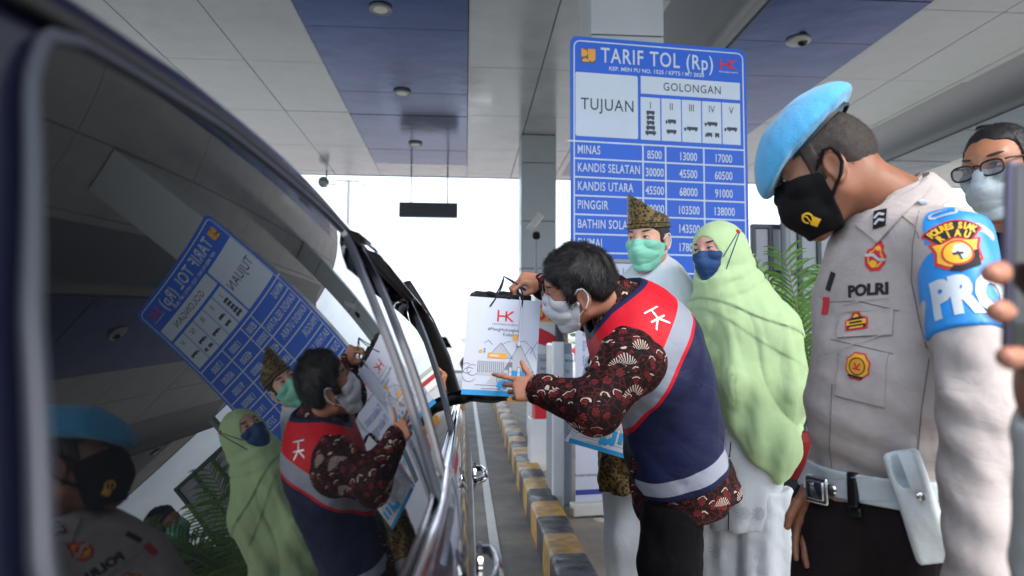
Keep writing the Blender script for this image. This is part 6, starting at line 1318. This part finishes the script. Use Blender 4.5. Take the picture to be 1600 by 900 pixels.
# door handles and mirror
for px, py, y in ((749, 741, 1.80), (762, 884, 1.09)):
    q = P(px, py, y); hd_ = empty('tmp', q) if False else None
    mb = MB(); mb.tube([q + [-.012, -.085, .0], q + [.008, -.07, .002], q + [.014, -.03, .003], q + [.014, .03, .003], q + [.008, .07, .002], q + [-.012, .085, .0]], [.007, .008, .0085, .0085, .008, .007], 12); mb.lathe(q + [-.014, 0, 0], [(.036, 0), (.034, .005), (.024, .002), (.01, -.004)], 20, ax=(1, 0, 0)); mb.obj('door_handle', M['chrome'], car, autos=60)
q = P(757, 622, 2.46)
def mirror(p): l = p - q; return smax(ell(l, (0, .02, .065), (.105, .055, .085)), -(l[:, 1] * -1) - .06, .01)
mo = solid('side_mirror', lambda p: smin(smin(ell(p - q, (.005, .03, .01), (.085, .06, .028)), rc(p, q + [-.08, .02, .0], q + [-.155, .04, -.01], .022, .026), .03), ell(p - q, (.03, .04, .06), (.055, .04, .07)), .03), *bounds([q], .24), .005, M['blackpl'], car)
MB().tube([q + [-.04, -.035, .0], q + [.02, -.045, -.006], q + [.075, -.02, -.004]], .004, 8).obj('mirror_trim', M['rubber'], mo, autos=80)
# rear quarter and tail so that the car is whole from the side
G = []
for y, zt in ((-1.55, 1.0), (-1.62, 1.0)): G.append([[-.2, y, 1.62], [-.0, y, 1.1], [.05, y, .6], [-.05, y, .35]])
MB().put([(-.28, -1.3, 1.62), (.02, -1.35, 1.08), (.05, -1.35, .62), (-.05, -1.3, .38), (-1.7, -1.3, .38), (-1.75, -1.35, 1.62)], [(0, 1, 2, 3, 4, 5)]).obj('tailgate', M['paint'], car)

# ------------------------------------------------------------------ toll lane equipment behind the group
def bx(mb, px0, py0, px1, py1, D, dep, m=0, bev=.01):
    a, b = P(px0, py0, D), P(px1, py1, D); return mb.box(((a[0] + b[0]) / 2, D + dep / 2, (a[2] + b[2]) / 2), (abs(b[0] - a[0]), dep, abs(a[2] - b[2])), m=m, bev=bev)
D = 7.6
bk = empty('toll_booth', (P(845, 600, D)[0], D + .4, FL)); tag(bk, 'white toll lane booth with lane number plate and red swoosh behind the gift bag', 'toll booth')
a, b = P(836, 440, D), P(871, 440, D); zt = P(800, 452, D)[2]
MB().box(((a[0] + b[0]) / 2, D + .5, (FL + zt) / 2), (b[0] - a[0], 1.0, zt - FL), bev=.03).obj('cabin', M['white'], bk)
pb2 = Panel([a[0], D - .004, zt], (1, 0, 0), (0, 0, -1), .002)
for (x0, y0, x1, y1, m, l) in ((842, 473, 869, 503, 'orange', 1),): u0, v0 = pb2.uv(x0 - 4, y0); ua, va = pb2.uv(x1, y1); pb2.rect(u0, v0, ua, va, m, l, 'number_plate')
u, v = pb2.uv(853, 488); pb2.text('01', u, v, .155, 'red', 2, .95, .03, part='number_plate')
sw = [pb2.uv(x, y) for x, y in ((837, 512), (845, 513), (858, 519), (870, 527), (870, 548), (855, 541), (845, 538), (837, 537))]; pb2.poly([sw], 'red', 1, 'swoosh')
u0, v0 = pb2.uv(842, 553); ua, va = pb2.uv(869, 598); pb2.rect(u0 - .02, v0, ua, va, 'inkl', 1, 'notice')
for k in range(3): pb2.text(('Sediakan', 'uang pas', 'Terima kasih')[k], (u0 + ua) / 2, v0 + .06 + k * .09, .038, 'red' if k == 2 else 'ink', 2, .9, .01, part='notice')
pb2.emit(bk)
bp = MB(); a, b = P(869, 440, D - .1), P(881, 440, D - .1); bp.box(((a[0] + b[0]) / 2, D - .05, (FL + P(875, 455, D)[2]) / 2), (b[0] - a[0], .08, P(875, 455, D)[2] - FL), bev=.01); bp.obj('corner_post', M['dark'], bk)
D = 6.3
wb = empty('lane_bollard', (P(845, 650, D)[0], D, FL)); tag(wb, 'white block bollard with a red face and amber strip under the gift bag', 'bollard')
mb = MB(); a, b = P(829, 655, D), P(868, 687, D); mb.box(((a[0] + b[0]) / 2, D + .15, (FL + a[2]) / 2), (b[0] - a[0], .3, a[2] - FL), bev=.012); mb.obj('base', M['white'], wb)
mb = MB(); a, b = P(836, 615, D), P(868, 655, D); mb.box(((a[0] + b[0]) / 2, D + .15, (a[2] + b[2]) / 2), (b[0] - a[0], .28, a[2] - b[2]), bev=.01); mb.obj('red_face', M['red'], wb)
mb = MB(); a, b = P(790, 612, D + .2), P(835, 627, D + .2); mb.box(((a[0] + b[0]) / 2, D + .2, (a[2] + b[2]) / 2), (b[0] - a[0], .1, a[2] - b[2]), bev=.01); mb.obj('amber_strip', M['orange'], wb)
D = 5.0
cb = empty('card_reader_cabinet', (P(885, 760, D)[0], D + .2, FL)); tag(cb, 'pale plastic card reader cabinet with printed notices behind the bending man', 'cabinet')
a, b = P(864, 536, D), P(895, 780, D); MB().box(((a[0] + b[0]) / 2, D + .22, (FL + a[2]) / 2), (b[0] - a[0], .4, a[2] - FL), bev=.018).obj('cabinet_body', M['frost'], cb)
mb = MB(); c0, c1 = P(863, 536, D), P(881, 780, D); mb.box(((c0[0] + c1[0]) / 2, D + .0, (FL + c0[2]) / 2), (c1[0] - c0[0], .06, c0[2] - FL + .02), bev=.012); mb.obj('front_post', M['white'], cb)
pn2 = Panel([P(887, 540, D)[0], D + .018, a[2]], (1, 0, 0), (0, 0, -1), .0015); u0, v0 = pn2.uv(882, 553); ua, va = pn2.uv(895, 622); pn2.rect(u0, v0, ua, va, 'paper', 1, 'notice')
for k, (t, m) in enumerate((('Mohon', 'green'), ('Tap', 'green'), ('Kartu', 'ink'), ('Anda', 'red'))): pn2.text(t, u0 + .004, v0 + .045 + k * .075, .024, m, 2, .62, .012, 1, 'LEFT', 'notice')
pn2.emit(cb)
# camera on a pole in front of the grey column
D = 9.5; q = P(838, 372, D); cc_ = empty('security_camera', [q[0], q[1], FL]); tag(cc_, 'beige box security camera on a thin pole in front of the grey column', 'camera')
MB().tube([[q[0], q[1], FL], q], .022, 10).obj('pole', M['grey'], cc_, autos=60)
a, b = P(829, 356, D - .1), P(843, 338, D + .1); dv = nrm(b - a); u_ = nrm(np.cross(dv, [0, 1, 0])); MB().box((a + b) / 2, (np.linalg.norm(b - a), .12, .10), np.array([dv, np.cross(u_, dv), u_]).T, bev=.015).obj('housing', M['offwhite'], cc_); MB().lathe(q - [0, 0, .02], [(.03, 0), (.06, .03), (.05, .09), (.02, .11)], 14).obj('bracket', M['blackpl'], cc_, autos=50)
# frosted panel partition on the right
D = 6.6; fp = empty('panel_partition', (P(1225, 500, D)[0], D, 0)); tag(fp, 'grey framed partition of translucent panels between the headscarf and the officer', 'partition')
x0, x1 = P(1177, 400, D)[0], P(1279, 400, D)[0]; z1, z0 = P(1200, 351, D)[2], .12; mb = MB(); mp_ = MB(); xs = [x0, P(1204, 400, D)[0], P(1249, 400, D)[0], x1, x1 + .28, x1 + .56]
for x in xs: mb.box((x, D, (z0 + z1) / 2), (.045, .05, z1 - z0), bev=.008)
for z in (z0 + .05, P(1200, 426, D)[2], z1 - .02): mb.box(((xs[0] + xs[-1]) / 2, D, z), (xs[-1] - xs[0] + .04, .046, .045), bev=.008)
mb.obj('frame', M['dark'], fp); mp_.box(((xs[0] + xs[-1]) / 2, D + .005, (z0 + z1) / 2), (xs[-1] - xs[0], .012, z1 - z0 - .06)); mp_.obj('panel', M['frost'], fp)
q = P(1226, 320, D - .12); tag(MB().tube([[q[0], q[1], 0], [q[0], q[1], q[2] + .1]], .045, 14).lathe([q[0], q[1], 0], [(.1, 0), (.1, .012), (.05, .02)], 14).obj('post', M['grey'], base=[q[0], q[1], 0], autos=50), 'slim grey steel post standing in front of the panel partition', 'post')

# ------------------------------------------------------------------ planter and palm
pq_ = P(1284, 700, 3.0); px_, py_ = pq_[0], pq_[1]; ztop = P(1250, 684, 3.0)[2]; zb_ = P(1250, 742, 3.0)[2]
po = empty('planter', (px_, py_, FL)); tag(po, 'tall dark grey planter with a red rim between the woman and the officer', 'planter')
MB().lathe((px_, py_, FL), [(.14, 0), (.15, .02), (.20, zb_ - FL)], 36).obj('pot', M['pot'], po, autos=40); MB().lathe((px_, py_, zb_), [(.20, 0), (.215, .004), (.225, ztop - zb_ - .01), (.22, ztop - zb_), (.195, ztop - zb_ - .005), (.19, ztop - zb_ - .05)], 36).obj('rim', M['potred'], po, autos=40); MB().lathe((px_, py_, ztop - .05), [(.001, .02), (.19, 0)], 24).obj('soil', M['soil'], po)
pm = empty('palm', (px_, py_, ztop - .04)); tag(pm, 'areca palm with thin arching green leaflets growing from the red-rimmed planter', 'palm')
rr = np.random.RandomState(21); ms = MB()
def frond(az, ln, lean, seed):
    r = np.random.RandomState(seed); b = np.array([px_ + .04 * math.cos(az), py_ + .04 * math.sin(az), ztop - .04]); hz = np.array([math.cos(az), math.sin(az), 0]); pts = []
    for t in np.linspace(0, 1, 16): e = math.radians(84) * (1 - t * lean); pts.append((pts[-1] if pts else b) + (hz * math.cos(e) + np.array([0, 0, 1]) * math.sin(e)) * ln / 15)
    ms.tube(pts, np.linspace(.007, .0015, 16), 6); mb = MB(); pts = np.array(pts)
    for i in np.linspace(4.0, 14.9, 25):
        k = int(i); q = pts[k] + (pts[min(k + 1, 15)] - pts[k]) * (i - k); T = nrm(pts[min(k + 1, 15)] - pts[k]); sd = nrm(np.cross(T, [0, 0, 1])); u = np.cross(sd, T)
        for s_ in (-1, 1):
            l = (.30 - .18 * abs(i - 8) / 8) * r.uniform(.85, 1.15) * ln / .9; d = nrm(T * .75 + sd * s_ * (.8 + r.uniform(-.1, .1)) + u * .25); wv = nrm(np.cross(d, u)); cur = q; vs = []
            for j, t in enumerate(np.linspace(0, 1, 6)):
                w_ = .0065 * math.sin(math.pi * (t * .86 + .1)) * (1 if j < 5 else .1); c = q + d * l * t + np.array([0, 0, -1]) * l * .35 * t * t; vs += [c - wv * w_, c + np.array([0, 0, -.003]) , c + wv * w_]
            mb.put(vs, [(3 * j + a, 3 * j + a + 1, 3 * j + a + 4, 3 * j + a + 3) for j in range(5) for a in (0, 1)])
    mb.obj('frond', M['greenleaf'], pm, autos=60)
for k, (az, ln, le) in enumerate(((2.9, .62, .7), (2.6, .66, .5), (3.3, .58, .45), (2.9, .88, .32), (2.1, .86, .36), (3.7, .8, .2), (.4, .80, .55), (1.4, .75, .6), (.9, .78, .25), (4.6, .55, .85), (.6, .75, .8), (5.4, .62, .8), (5.9, .82, .35), (2.2, .42, 1.0), (.1, .72, .75), (0.0, .86, .30), (3.5, .38, 1.0))): frond(az, ln, le, k)
ms.obj('stem', M['stem'], pm, autos=80)

# ------------------------------------------------------------------ beyond the canopy
q = P(545, 330, 34); lp_ = empty('lamp_post', [q[0], q[1], 0]); tag(lp_, 'tall thin floodlight post against the white sky beyond the canopy', 'lamp post')
t = P(545, 281, 34); MB().tube([[q[0], q[1], 0], t], [.12, .08], 12).tube([t + [-.9, 0, -.05], t + [.9, 0, -.05]], .05, 8).obj('pole', M['grey'], lp_, autos=60)
for dx in (-.75, .75): MB().box(t + [dx, -.1, -.15], (.38, .3, .28), bev=.04).obj('floodlight', M['offwhite'], lp_)
q = P(510, 284, 18.2); sp_ = empty('ceiling_speaker', [q[0], q[1], CH]); tag(sp_, 'small grey horn speaker hanging under the far canopy edge above the car roof', 'speaker')
MB().tube([[q[0], q[1], CH], q], .02, 8).lathe(q + [.05, -.12, -.03], [(.05, 0), (.06, .08), (.12, .22), (.15, .28), (.1, .26)], 18, ax=(-.5, .8, .15)).obj('horn', M['grey'], sp_, autos=50)
q = P(744, 430, 60); o = empty('lamp_post', [q[0], q[1], 0]); tag(o, 'faint distant street lamp post in the haze left of the grey column', 'lamp post')
t = P(744, 418, 60); MB().tube([[q[0], q[1], 0], t, t + [-1.2, 0, .2]], .09, 8).obj('pole', M['offwhite'], o, autos=60); MB().box(t + [-1.3, 0, .2], (.7, .25, .12), bev=.04).obj('lamp_head', M['offwhite'], o)
# low barrier wall, guard rail, red and white barriers, a parked car far off
y = 40; tag(MB().box((0, y, .45), (90, .35, .9), bev=.06).obj('barrier_wall', M['offwhite'], base=(0, y, 0)), 'long pale concrete barrier across the road beyond the canopy', 'barrier')
tag(MB().box((0, 38.5, .62), (80, .08, .28), bev=.02).obj('guard_rail', M['potred'], base=(0, 38.5, .0)), 'long low brownish red guard rail in front of the far barrier', 'guard rail')
mb = MB()
for x in np.arange(-30, 31, 3.0): tag(MB().box((x, 38.55, .45), (.1, .06, .9)).obj('rail_post', M['grey'], base=(x, 38.55, 0)), 'thin grey post carrying the far red guard rail', 'post', 'guard rail posts')
o = empty('parked_car', (-1.2, 27, 0)); tag(o, 'small pale parked car far down the lane beside the gift bag', 'car')
MB().prism([(-2.1, .3), (2.1, .3), (2.1, .75), (1.3, .9), (.8, 1.4), (-1.2, 1.42), (-1.9, .95), (-2.1, .85)], -.85, .85, (np.array([-1.2, 27, 0.]), np.array([1., 0, 0]), np.array([0, 0, 1.]), np.array([0, -1., 0]))).obj('body', M['offwhite'], o)
MB().prism([(.72, .92), (.5, 1.32), (-1.05, 1.34), (-1.6, .95)], .852, .86, (np.array([-1.2, 27, 0.]), np.array([1., 0, 0]), np.array([0, 0, 1.]), np.array([0, -1., 0]))).obj('window', M['glass'], o)
for dx in (-1.35, 1.35): MB().lathe((-1.2 + dx, 26.1, .33), [(.1, 0), (.33, 0), (.33, .2), (.1, .2)], 20, ax=(0, 1, 0)).obj('wheel', M['rubber'], o, autos=40)
# far tree belt: light, hazy, standing beyond the road
rr = np.random.RandomState(5)
def far_tree(x, y, h, label):
    o = empty('tree', (x, y, 0)); tag(o, label, 'tree', 'far trees beyond the toll road'); MB().tube([(x, y, 0), (x + .1, y, h * .45), (x, y, h * .7)], [.22, .16, .08], 8).obj('trunk', M['soil'], o, autos=60); V = []; Fc = []
    for k in range(420):
        c = rr.normal(size=3) * [h * .22, h * .2, h * .16] + [x, y, h * .66]; a, b = nrm(rr.normal(size=3)), nrm(rr.normal(size=3)); s_ = rr.uniform(.18, .42); i = len(V); V += [c - a * s_, c + b * s_ * .6, c + a * s_, c - b * s_ * .6]; Fc.append((i, i + 1, i + 2, i + 3))
    add('crown', V, Fc, M['hedge'], o, smooth=False)
for k, (x, y, h) in enumerate(((6.5, 46, 4.6), (9.5, 50, 5.6), (22, 52, 5.2), (27, 55, 6.2), (-14, 60, 4.2), (-24, 58, 5.0), (34, 60, 5.6))): far_tree(x, y, h, ('rounded green tree just visible between the grey column and the tariff sign', 'second green tree behind the tariff sign', 'far tree behind the officer in the beret', 'taller far tree behind the spectacled man', 'low far tree hidden behind the car', 'farthest low tree left of the car', 'far tree at the right edge beyond the canopy')[k])
haze = MB().box((0, 90, 12), (240, 300, 40)).obj('haze', [], base=(0, 90, -8)) if False else None
